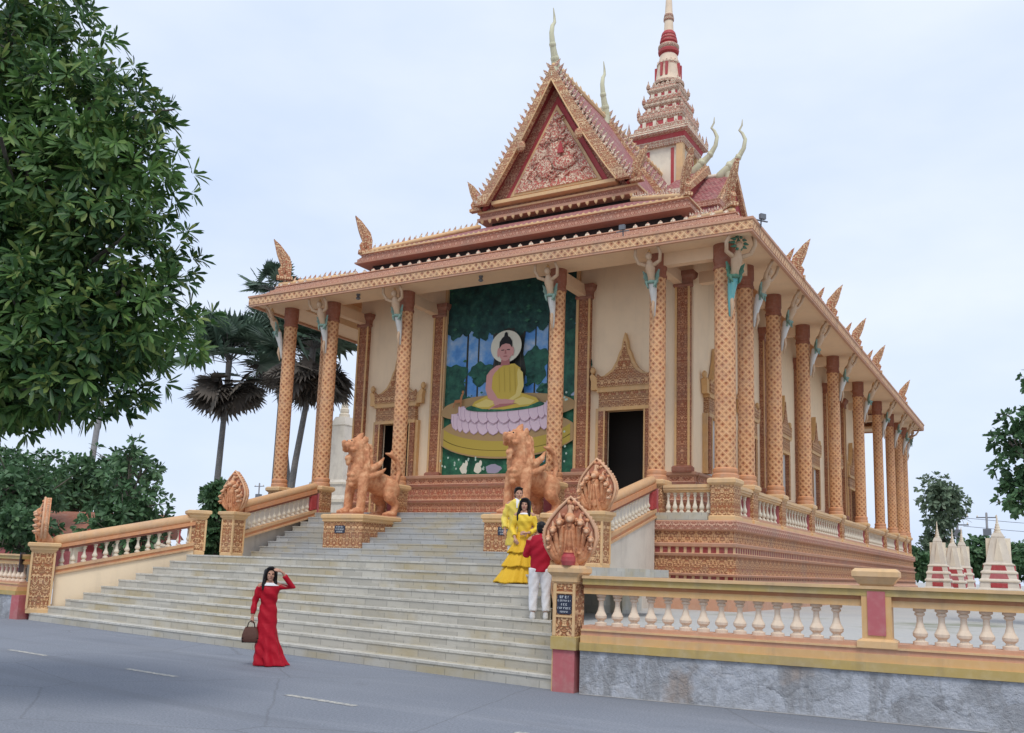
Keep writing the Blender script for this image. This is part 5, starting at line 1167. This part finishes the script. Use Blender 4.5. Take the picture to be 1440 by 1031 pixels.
def ruffle(c, rx, ry, n, amp, seed):
    g_ = random.Random(seed); ph = [g_.uniform(0, 6.28) for _ in range(5)]; fr = [7, 11, 16, 23, 5]; am = [.35, .4, .35, .3, .3]
    f_r = lambda a: amp * sum(A * sin(q_ * a + p_) for A, q_, p_ in zip(am, fr, ph))
    return [Vector((c[0] + rx * (1 + f_r(a)) * cos(a), c[1] + ry * (1 + f_r(a)) * sin(a), c[2] + .10 * amp * (sin(4 * a + ph[0]) + .6 * sin(7 * a + ph[1])))) for a in [2 * pi * i / n for i in range(n)]]
for i, (zt, zb) in enumerate(rows):
    rt = .12 + .15 * (1 - zt / .93); rb = .15 + .20 * (1 - zb / .93); n = 110; zm = zb + (zt - zb) * .4
    R0 = ring((sx_(zt), 0, zt), rt, rt * .8, n); R1 = ruffle((sx_(zm), 0, zm), (rt * .4 + rb * .6), (rt * .4 + rb * .6) * .85, n, .045, i); R2 = ruffle((sx_(zb), 0, zb + .03), rb, rb * .85, n, .085, i); R3 = ruffle((sx_(zb), 0, zb), rb * 1.015, rb * .865, n, .095, i)
    sk.loft([R0, R1, R2, R3, [Vector((p.x * .96 + sx_(zb) * .04, p.y * .96, p.z + .02)) for p in R3]], 0, True, False)
part(sk, 'skirt', ['c_yel2'], P, local=True)
part(hair_mesh(f, .24, 1.06), 'hair', ['hair'], P, local=True)

# --- man in yellow, behind her
P = thing('person', 'man in a pale yellow tunic and white trousers standing behind the woman in yellow', 'person', (-.78, -10.40, zk(9)), .35)
b = MB(); f = head(b, (0, 0, 1.485), .35)
b.tube([(0, .012, 1.31), (0, .005, 1.41)], [.053, .05], 10); b.tube([(0, .01, 1.31), (0, .01, 1.12), (0, .01, .90)], [.12, .12, .12], 12, flat=.72)
b.tube([(-.16, .01, 1.305), (0, .015, 1.33), (.16, .01, 1.305)], [.052, .07, .052], 10)
b.tube([(-.175, .01, 1.295), (-.25, .02, 1.04), (-.22, -.10, .82)], [.05, .042, .028], 8); hand(b, (-.218, -.105, .805), (.05, -.3, -1), (-1, 0, 0), 1, .6)
b.tube([(.175, .01, 1.295), (.24, .03, 1.04), (.16, -.12, .90)], [.05, .042, .028], 8); hand(b, (.15, -.13, .89), (-.8, -.5, -.2), (0, -.6, .8), -1, .6)
for s in (-1, 1): b.tube([(s * .085, .01, .86), (s * .095, 0, .46), (s * .10, .03, .08)], [.08, .056, .036], 8); b.ell((s * .10, -.05, .04), (.04, .11, .036))
body_part(b, P, f)
c = MB(); c.loft([ring((0, .006, z), rx, ry, 36, fo, 6) for z, rx, ry, fo in ((1.40, .068, .064, 0), (1.375, .10, .082, 0), (1.345, .165, .10, 0), (1.30, .19, .112, 0), (1.2, .178, .122, 0), (1.05, .162, .115, 0), (.90, .168, .12, .0), (.76, .19, .13, .03), (.60, .21, .14, .05), (.52, .22, .145, .06))])
c.tube([(-.178, .01, 1.285), (-.255, .02, 1.04), (-.226, -.085, .84)], [.068, .066, .06], 10, rnd=False); c.tube([(.178, .01, 1.285), (.245, .03, 1.04), (.175, -.105, .905)], [.068, .066, .06], 10, rnd=False)
part(fuse(c, .012, 1, lambda p: (.005 * sin(p.z * 36 + p.x * 20), .006 * sin(p.z * 33 + p.x * 30), 0)), 'tunic', ['c_yel3'], P, local=True)
nk = MB(); nk.loft([ring((0, .0, z), rx, ry, 24) for z, rx, ry in ((1.41, .058, .056), (1.37, .085, .075), (1.33, .05, .118), (1.22, .028, .128))]); part(nk, 'shirt_front', ['c_white'], P, local=True)
c = MB()
for s in (-1, 1): c.tube([(s * .085, .01, .80), (s * .095, .0, .46), (s * .102, .03, .10)], [.10, .082, .075], 12, rnd=False)
part(fuse(c, .014, 1), 'trousers', ['c_white'], P, local=True)
for s in (-1, 1):
    c = MB(); c.ell((s * .10, -.045, .045), (.05, .125, .048), 0, 12, 8); part(c, 'shoe', ['bagd'], P, local=True)
part(hair_mesh(f, .0), 'hair', ['hair'], P, local=True)

# ================================================================ trees
def leaf_mesh(name, base, dirs, ups, L, W, mat, fold=.25, droop=.15):
    """many small folded leaf blades at once"""
    n = len(base); d = dirs / np.linalg.norm(dirs, axis=1, keepdims=True)
    s = np.cross(d, ups); s /= np.linalg.norm(s, axis=1, keepdims=True) + 1e-9; u = np.cross(s, d)
    L = np.asarray(L).reshape(-1, 1) * np.ones((n, 1)); W = np.asarray(W).reshape(-1, 1) * np.ones((n, 1))
    dz = np.array([0, 0, -1.])
    b = base; mid = base + d * L * .52 + dz * L * droop * .3; tip = base + d * L + dz * L * droop
    q1 = base + d * L * .28 + dz * L * droop * .12; q2 = base + d * L * .72 + dz * L * droop * .55
    l1, r1 = q1 + s * W * .72 + u * W * fold, q1 - s * W * .72 + u * W * fold
    l2, r2 = q2 + s * W * .95 + u * W * fold, q2 - s * W * .95 + u * W * fold
    V = np.stack([b, mid, tip, l1, l2, r1, r2], 1).reshape(-1, 3)
    i = np.arange(n)[:, None] * 7
    F = np.concatenate([i + np.array([t]) for t in ((0, 1, 3), (1, 4, 3), (1, 2, 4), (0, 5, 1), (1, 5, 6), (1, 6, 2))], 1).reshape(-1, 3)
    return raw_mesh(name, V, F, mat)
def raw_mesh(name, V, F, mats):
    me = bpy.data.meshes.new(name); nv, nf, k = len(V), len(F), F.shape[1]
    me.vertices.add(nv); me.vertices.foreach_set('co', V.astype(np.float32).ravel())
    me.loops.add(nf * k); me.loops.foreach_set('vertex_index', F.astype(np.int32).ravel())
    me.polygons.add(nf); me.polygons.foreach_set('loop_start', (np.arange(nf) * k).astype(np.int32)); me.polygons.foreach_set('loop_total', np.full(nf, k, np.int32))
    me.materials.append(M[mats]); me.update(); me.validate(); return me
def attach(me, name, parent):
    o = bpy.data.objects.new(name, me); COL.objects.link(o); o.parent = parent; return o
def rand_dirs(n): v = RNG.normal(size=(n, 3)); return v / np.linalg.norm(v, axis=1, keepdims=True)
def crown_points(lobes, n, shell=.62):
    vol = np.array([l[3] * l[4] * l[5] for l in lobes]) ** .72; ix = RNG.choice(len(lobes), n, p=vol / vol.sum())
    lo = np.array(lobes)[ix]; d = rand_dirs(n); r = np.where(RNG.random(n) < .8, RNG.uniform(shell, 1.06, n), RNG.uniform(.2, shell, n))[:, None]
    return lo[:, :3] + d * r * lo[:, 3:6], d
def tree(name, label, loc, lobes, n, per, L, W, mat, trunk, group=None, spread=1.0, twig=True, bark='bark', axis_up=.3):
    """trunk = list of (path, radii) in local space; lobes = (x,y,z,rx,ry,rz) local"""
    T_ = thing(name, label, 'tree', loc, 0, group)
    c, d = crown_points(lobes, n); ax = d + RNG.normal(size=(n, 3)) * .45 + np.array([0, 0, axis_up]); ax /= np.linalg.norm(ax, axis=1, keepdims=True)
    ref = rand_dirs(n); e1 = np.cross(ax, ref); e1 /= np.linalg.norm(e1, axis=1, keepdims=True); e2 = np.cross(ax, e1)
    k = np.arange(per)[None, :] ; an = (k * 2 * pi / per + RNG.random((n, 1)) * 6.28 + RNG.normal(size=(n, per)) * .25)
    op = (RNG.uniform(.5, 1.25, (n, per)) * spread)
    dirs = ax[:, None] * np.cos(op)[..., None] + (e1[:, None] * np.cos(an)[..., None] + e2[:, None] * np.sin(an)[..., None]) * np.sin(op)[..., None]
    dirs[..., 2] -= .12
    base = (c[:, None] + dirs * L * .12).reshape(-1, 3); dirs = dirs.reshape(-1, 3); ups = np.repeat(ax, per, 0) + RNG.normal(size=dirs.shape) * .2
    LL = L * np.repeat(RNG.uniform(.6, 1.1, n), per) * RNG.uniform(.65, 1.15, len(base)); attach(leaf_mesh('crown', base, dirs, ups, LL, W * RNG.uniform(.8, 1.2, len(base)), mat), 'crown', T_)
    q = MB()
    for path, rad in trunk: q.tube(path, rad, 10, 0)
    if twig:
        a0 = Vector(trunk[0][0][-1])
        for l in lobes:
            e_ = Vector(l[:3]); m_ = lerp(a0, e_, .5) + Vector((0, 0, -.05 * (e_ - a0).length)); q.tube([a0, m_, e_], [max(.04, trunk[0][1][-1] * .55), trunk[0][1][-1] * .35 + .01, .02], 6)
            for j in range(3):
                t = e_ + Vector(RNG.normal(size=3)) * .5 * l[3]; q.tube([lerp(m_, e_, .6), lerp(e_, t, .6), t], [.03, .018, .01], 5)
    part(q, 'trunk', [bark], T_, local=True); return T_

# foreground tree on the near verge, crown hanging over the road from the left
bt = (-2.55, -20.1, 0)
lob = [(.55, .3, 7.2, .95, .9, .75), (1.3, .5, 6.55, .95, .85, .62), (1.75, .6, 5.85, .8, .75, .55), (1.0, .3, 5.6, 1.1, 1.0, .7), (1.75, .6, 4.95, .95, .9, .55), (1.95, .7, 4.2, .95, .85, .55), (1.2, .4, 4.1, 1.2, 1.0, .8), (1.35, .5, 3.55, 1.1, .9, .45), (.4, .2, 3.9, 1.2, 1.1, .85), (-.4, 0, 4.8, 1.6, 1.5, 1.5), (-.5, 0, 6.4, 1.4, 1.4, 1.1), (.2, .1, 8.1, .8, .8, .5), (-1.6, -.1, 5.4, 1.2, 1.3, 1.3), (.3, .1, 5.2, 1.0, 1.0, .9), (.45, .2, 3.35, .9, .8, .4)]
tree('broadleaf_tree', 'big dark broadleaf tree close by on the left, its crown hanging over the road', bt, lob, 5600, 9, .20, .0215, 'leaf_big',
     [([(-.9, -.5, -.05), (-.8, -.4, 1.4), (-.6, -.2, 2.8), (-.3, 0, 4.0)], [.22, .18, .16, .12])], spread=1.05)
# garden trees behind the left balustrade
def bushy(r, h, k=7, seed=0):
    g_ = np.random.default_rng(seed); out = []
    for i in range(k):
        a = g_.uniform(0, 6.28); q_ = g_.uniform(.15, .75) * r; out.append((q_ * cos(a), q_ * sin(a), h * g_.uniform(.5, .92), r * g_.uniform(.35, .55), r * g_.uniform(.35, .55), r * g_.uniform(.25, .42)))
    out.append((0, 0, h * .72, r * .6, r * .6, h * .26)); return out
def conic(r, h, seed=0):
    g_ = np.random.default_rng(seed); out = []
    for i in range(12):
        t = i / 11; a = i * 2.4; rr_ = r * (1 - t) ** .8 * .62; out.append((rr_ * cos(a), rr_ * sin(a), h * (.28 + .68 * t), r * (.5 - .32 * t), r * (.5 - .32 * t), h * .085))
    return out
def stem(h, r, lean=.1): return [([(0, 0, -.05), (lean * .3, 0, h * .25), (lean, 0, h * .6)], [r, r * .8, r * .45])]
GG = 'garden trees behind the left balustrade'
tree('garden_tree', 'round dark green tree behind the far left wall, cut by the photo edge', (-27.6, -4.2, Z0), bushy(2.2, 5.2, 9, 1), 480, 6, .34, .062, 'leaf_mid', stem(5, .16), GG)
tree('garden_tree', 'bushy green tree over the left serpent newel', (-25.0, -5.2, Z0), bushy(1.9, 4.2, 9, 2), 430, 6, .32, .06, 'leaf_mid', stem(4, .15), GG)
tree('garden_tree', 'dense cone-shaped tree with layered branches behind the left balustrade, right of the pale palm trunk', (-21.1, -3.4, Z0), conic(2.0, 5.2, 3) + bushy(1.7, 3.0, 5, 9), 520, 6, .34, .06, 'leaf_mid', stem(4.6, .14), GG)
tree('garden_tree', 'slim young tree between the two left newel pillars', (-17.3, -2.6, Z0), bushy(.85, 3.6, 5, 4) + bushy(.7, 2.2, 4, 14), 520, 6, .30, .055, 'leaf_mid', stem(3, .12), GG)
tree('garden_tree', 'low shrubby tree seen through the left balusters', (-22.4, -6.2, Z0), bushy(1.6, 2.5, 6, 5), 420, 6, .28, .06, 'leaf_mid', stem(1.6, .1), GG)
tree('garden_tree', 'dark tree in the gap under the big tree at the far left', (-30., 1.5, Z0), bushy(3.0, 5.4, 8, 6), 560, 6, .42, .08, 'leaf_mid', stem(5, .2), GG)
# right side
RR = 'trees on the right beyond the wall'
tree('leafy_tree', 'leafy tree at the right edge of the photo with branches reaching left', (8.0, .6, Z0 - .85), [(.3, 0, 4.6, .9, .9, .8), (-.5, -.2, 5.9, .6, .6, .28), (-.9, -.3, 5.35, .55, .5, .22), (.2, 0, 5.5, .8, .8, .5), (-.8, -.2, 4.75, .6, .6, .3), (-.5, -.2, 3.9, .7, .7, .4), (-.75, -.2, 4.25, .45, .4, .25), (.3, 0, 3.4, .7, .7, .5), (.6, 0, 6.6, .9, .9, .7), (-.15, -.1, 6.9, .5, .5, .25)], 1000, 6, .21, .05, 'leaf_mid', [([(.9, .2, -.05), (.8, .1, 1.6), (.6, 0, 3.4)], [.16, .13, .09])], RR)
tree('slender_tree', 'tall grey-green tree just right of the far temple corner', (.6, 52, Z0), bushy(2.2, 9.2, 9, 21) + bushy(1.8, 6.4, 7, 22) + bushy(2.0, 3.6, 5, 23), 900, 5, .5, .10, 'leaf_far', stem(8, .2), RR)
tree('hedge_tree', 'low round tree between the two groups of stupas', (3.2, 50, Z0), bushy(2.6, 3.6, 8, 31), 900, 5, .45, .12, 'leaf_mid', stem(2, .15), RR)
tree('hedge_tree', 'low dark tree at the far right behind the largest stupa', (7.2, 48, Z0), bushy(2.6, 4.2, 8, 32), 1000, 5, .45, .12, 'leaf_mid', stem(2, .15), RR)
tree('hedge_tree', 'dark low tree behind the foot of the temple corner', (-.9, 47, Z0), bushy(1.9, 3.4, 8, 33), 800, 5, .4, .11, 'leaf_mid', stem(2, .15), RR)

# ---------------------------------------------------------------- sugar palms
def fans(n, cmin, r0, plen, z0, el0, el1, seg=20):
    """fan leaves on stalks round a point; returns blades V,F and stalk list"""
    Vs, Fs, st = [], [], []; o = 0
    for i in range(n):
        az = i * 2.39996 + RNG.normal() * .2; el = RNG.uniform(el0, el1); d = np.array([cos(az) * cos(el), sin(az) * cos(el), sin(el)])
        c = np.array([0, 0, z0 + RNG.normal() * .12]) + d * plen * RNG.uniform(.75, 1.1); c[2] -= .12 * plen * cos(el) ** 2
        st.append((np.array([0, 0, z0 - .1]), c)); r = r0 * RNG.uniform(.8, 1.1)
        up = np.array([0, 0, 1.]) + RNG.normal(size=3) * .35; s = np.cross(d, up); s /= np.linalg.norm(s); u = np.cross(s, d)
        ins = d * cos(.35) + u * sin(.35) * RNG.choice([-1, 1])      # blade tilted to its stalk
        for k in range(seg):
            a = -2.25 + 4.5 * (k + .5) / seg; h = 4.5 / seg / 2
            f0 = lambda t, q_: c + (ins * cos(t) + s * sin(t)) * q_
            rk = r * (1 - .12 * (abs(a) / 2.25) ** 2) * RNG.uniform(.88, 1.05)
            zz = u * .03 * r
            tip = f0(a, rk) + np.array([0, 0, -.10 * r * RNG.random()])
            Vs += [c, f0(a - h * .95, rk * .62) - zz, tip, f0(a + h * .95, rk * .62) + zz]; Fs.append([o, o + 1, o + 2, o + 3]); o += 4
    return np.array(Vs), np.array(Fs), st
def palm(label, loc, ht, r, k=1., nl=34, nd=30, lean=(0, 0), bark='palmbark'):
    P_ = thing('sugar_palm', label, 'palm', loc, 0, 'sugar palms behind the left garden')
    q = MB(); q.tube([(lean[0] , lean[1], -.05), (lean[0] * .5, lean[1] * .5, ht * .5), (0, 0, ht * .86), (0, 0, ht + .1)], [.27 * k, .20 * k, .17 * k, .2 * k], 12, 0)
    V, F, st = fans(nl, 0, r * .56, r * .62, ht + .15, -.15, 1.35)
    for a, b_ in st: q.tube([a, (a + b_) / 2 + np.array([0, 0, .08]), b_], [.03, .022, .015], 5)
    attach(raw_mesh('crown', V, F, 'palm'), 'crown', P_)
    V, F, st = fans(nd, 0, r * .44, r * .55, ht - .45, -1.45, -.3); attach(raw_mesh('dead_frond', V, F, 'palm_dead'), 'dead_frond', P_)
    part(q, 'trunk', [bark], P_, local=True); return P_
def pxp(px, py, y):       # helper for reading distances off the survey of the place
    d = _f + _r2 * ((px - 720) / 1307.2) - _u2 * ((py - 582.56) / 1307.2); t = (y + 25.6596) / d.y; return Vector((7.9214, -25.6596, 1.70)) + d * t
def palm_at(label, px, py, y, r, lean=(0, 0), **kw):
    p = pxp(px, py, y); palm(label, (p.x, p.y, Z0), p.z - Z0, r, 1., lean=lean, **kw)
palm_at('sugar palm with a dark straight trunk and shaggy skirt, standing clear of the temple', 322, 512, 16, 3.5, lean=(-.3, 0), nl=34, nd=50)
palm_at('sugar palm seen between the two left corner columns', 440, 492, 17, 3.8, lean=(-1.6, 0), nl=40, nd=44)
palm_at('sugar palm behind the left corner column, crown touching its neighbours', 400, 488, 24, 3.6, lean=(0, 0), nl=34, nd=30)
palm_at('tallest sugar palm, only its top tuft showing over the left roof corner', 382, 410, 30, 2.6, lean=(5.0, 0), nl=26, nd=10)
palm_at('sugar palm on a pale leaning trunk, crown lost behind the big foreground tree', 155, 470, 14, 2.6, lean=(-.9, 0), bark='palmbark_pale', nl=26, nd=20)

# ================================================================ small buildings, stupas, poles
def stupa(label, x, y, z1, w_, niche=True, cat='stupa'):
    """square stepped base, bell and tall ringed point"""
    S_ = thing('stupa', label, cat, (x, y, Z0), 0, 'burial stupas in the yard'); H = z1 - Z0; q = MB(); k = H; a = w_ / 2
    pr = [(1.0, 0), (1.0, .13), (.94, .14), (.94, .18), (.84, .20), (.81, .255), (.87, .265), (.87, .28), (.76, .30), (.73, .345), (.78, .355), (.78, .37), (.67, .39), (.63, .435), (.67, .445), (.67, .455), (.55, .47), (.47, .56), (.38, .65), (.28, .75), (.30, .755), (.19, .80)]
    q.lathe([(r * a, z * k) for r, z in pr], square=True, mats=[0, 0, 0, 0, 0, 0, 1, 0, 0, 0, 1, 0, 0, 0, 1, 0, 0, 0, 0, 1, 0]); part(q, 'body', ['white', 'towerc'], S_, local=True)
    q = MB(); pp = [(.18, .79)]
    for i in range(5): r = .17 * (1 - i / 6); z = .80 + i * .027; pp += [(r, z), (r, z + .015), (r * .75, z + .021)]
    pp += [(.045, .945), (.02, 1.0)]; q.lathe([(r * a, z * k) for r, z in pp], 12, mat=0); part(q, 'finial', ['towerc'], S_, local=True)
    if niche:
        q = MB()
        for ang in range(4):
            t0 = Matrix.Rotation(ang * pi / 2, 4, 'Z'); q.T = t0
            q.box(-.36 * a, -.87 * a, .20 * k, .36 * a, -.79 * a, .25 * k, 0); q.prism([(-.44 * a, .285 * k), (.44 * a, .285 * k), (.34 * a, .35 * k), (-.34 * a, .35 * k)], 'xz', -.79 * a, -.6 * a, 1); q.prism([(-.36 * a, .375 * k), (.36 * a, .375 * k), (.28 * a, .44 * k), (-.28 * a, .44 * k)], 'xz', -.70 * a, -.5 * a, 0)
            q.prism([(-.2 * a, .49 * k), (.2 * a, .49 * k), (0, .74 * k)], 'xz', -.54 * a, -.2 * a, 2)
        q.T = None; part(q, 'niche', ['red', 'rose', 'towerc'], S_, local=True)
    return S_
stupa('largest cream stupa with red niches, nearest the right photo edge', 5.75, 22, 4.8, 1.85)
stupa('leftmost small stupa with red bands beside the temple corner', 3.05, 24, 4.6, 1.3)
stupa('small stupa half hidden behind the leftmost one', 3.45, 27, 4.4, 1.3)
stupa('third small stupa of the cluster, rightmost and farthest', 3.65, 30, 4.65, 1.3)
p = pxp(486, 560, 30); stupa('tall pale stupa glimpsed between the left columns of the porch', p.x, p.y, p.z + 1.5, 5.0, False)
def house(name, label, x, y, w_, d_, h_, wall, roof, rz=0.):
    Hh = thing(name, label, 'house', (x, y, Z0), rz); q = MB(); q.box(-w_ / 2, -d_ / 2, 0, w_ / 2, d_ / 2, h_); part(q, 'wall', [wall], Hh, local=True)
    q = MB(); e_ = .5; q.add([(-w_ / 2 - e_, -d_ / 2 - e_, h_ - .1), (w_ / 2 + e_, -d_ / 2 - e_, h_ - .1), (w_ / 2 + e_, d_ / 2 + e_, h_ - .1), (-w_ / 2 - e_, d_ / 2 + e_, h_ - .1), (-w_ / 2 - e_, 0, h_ + .9), (w_ / 2 + e_, 0, h_ + .9)], [(0, 1, 5, 4), (2, 3, 4, 5), (0, 4, 3), (1, 2, 5), (0, 3, 2, 1)]); part(q, 'roof', [roof], Hh, local=True)
    n = int(w_ / 2.2)
    for i in range(n):
        x_ = -w_ / 2 + w_ * (i + .5) / n; q = MB()
        if i % 2: q.box(x_ - .5, -d_ / 2 - .05, 0, x_ + .5, -d_ / 2 - .002, 2.1); part(q, 'door', ['red'], Hh, local=True)
        else:
            q.box(x_ - .55, -d_ / 2 - .06, .9, x_ + .55, -d_ / 2 - .002, 2.1); o = part(q, 'window', ['ivory'], Hh, local=True); q = MB(); q.box(x_ - .45, -d_ / 2 - .075, 1.0, x_ + .45, -d_ / 2 - .062, 2.0); part(q, 'pane', ['dark'], o, local=True)
    return Hh
house('house', 'low rose-pink house with red doors among the trees behind the left balustrade', -27.2, -.5, 5.5, 4, 1.8, 'rose', 'brown', .55)
p = pxp(365, 703, 60); house('house', 'distant low house with a grey roof beyond the left parapet', p.x, p.y, 9, 6, max(2.2, p.z - Z0 - 1.2), 'white', 'metal', .5)
# yard wall of pink panels behind the left balustrade
q = thing('yard_wall', 'low pink garden wall with cream posts seen through the left balusters', 'wall', (-21, -5.2, Z0)); 
r_ = MB(); r_.beam((-27, -7.6, 0), (-17, -1.6, 0), .2, Z0, 1.75); part(r_, 'panel', ['rose'], q)
for i in range(9):
    p = lerp((-27, -7.6, 0), (-17, -1.6, 0), i / 8); r_ = MB(); r_.lathe([(.16, Z0), (.16, 1.95), (.22, 1.98), (.22, 2.05), (.05, 2.15)], c=(p.x, p.y), square=True); part(r_, 'post', ['ivory'], q)
p = pxp(276, 772, -3.4); b = MB(); b.lathe([(.12, 0), (.12, .9), (.15, .92), (.15, 1.0), (.06, 1.08)], square=True); b.lathe([(.16, 0), (.16, .08), (.13, .1)], square=True); single(b, 'bollard', ['ivory'], 'short white post standing between the two left newel pillars', 'post', (p.x, p.y, Z0 + .15))
def pole(label, x, y, h_, arms=True):
    P_ = thing('utility_pole', label, 'pole', (x, y, Z0)); q = MB(); q.tube([(0, 0, -.1), (0, 0, h_)], [.14, .10], 8); part(q, 'post', ['palmbark_pale'], P_, local=True)
    for z in ((h_ - .4, h_ - 1.1) if arms else (h_ - .4,)):
        q = MB(); q.box(-.9, -.06, z - .05, .9, .06, z + .05); part(q, 'crossarm', ['metal'], P_, local=True)
        for x_ in (-.8, 0, .8): q = MB(); q.lathe([(.05, z + .05), (.07, z + .1), (.04, z + .22)], 8, c=(x_, 0)); part(q, 'insulator', ['ivory'], P_, local=True)
    q = MB(); q.box(-.35, -.3, h_ - 2.1, .35, .3, h_ - 1.5); part(q, 'transformer', ['metal'], P_, local=True)
    return P_
p1 = pxp(1345, 720, 62); p2 = pxp(1387, 722, 75); pole('utility pole with a transformer box beyond the small stupas', p1.x, p1.y, p1.z - Z0); pole('thin utility pole left of the largest stupa, farther off', p2.x, p2.y, p2.z - Z0, False)
p3 = pxp(365, 680, 70); pole('thin utility pole far off beyond the left parapet', p3.x, p3.y, p3.z - Z0, False)
for dz, nm in ((-.5, 'upper'), (-1.2, 'lower')):
    a = Vector((p1.x - 20, p1.y - 14, p1.z + dz)); b_ = Vector((p1.x + .5, p1.y, p1.z + dz)); c_ = Vector((p1.x + 40, p1.y + 4, p1.z + dz)); q = MB()
    pts = [lerp(b_, c_, t) - Vector((0, 0, 1.0 * 4 * t * (1 - t))) for t in np.linspace(0, 1, 12)]; q.tube(pts, .022, 5)
    single(q, 'power_line', ['metal'], f'{nm} thin power line strung right from the transformer pole', 'wire')
# floodlights on the eave
for x, y, z, rz, lab in ((-2.75, -1.12, 11.62, 0, 'grey floodlight on the front eave above the second column from the right'), (1.22, -.55, 11.50, .9, 'grey floodlight on the right corner of the eave')):
    F_ = thing('floodlight', lab, 'floodlight', (x, y, z), rz, 'floodlights on the eave'); q = MB(); q.tube([(0, 0, -.05), (0, -.03, .3)], .022, 6); q.box(-.2, -.06, .10, .2, -.02, .13); part(q, 'bracket', ['metal'], F_, local=True)
    q = MB(); q.box(-.09, -.13, .15, .09, -.035, .30); part(q, 'lamp_head', ['metal'], F_, local=True)
for x, lab in ((-8.1, 'small lamp under the front soffit before the mural'), (-13.3, 'small lamp under the front soffit above the left door')):
    q = MB(); q.lathe([(.07, 0), (.07, -.06), (.045, -.08), (.09, -.16), (.05, -.2)][::-1], 10); single(q, 'soffit_lamp', ['metal'], lab, 'lamp', (x, -.55, ZT), 0, 'lamps under the soffit')
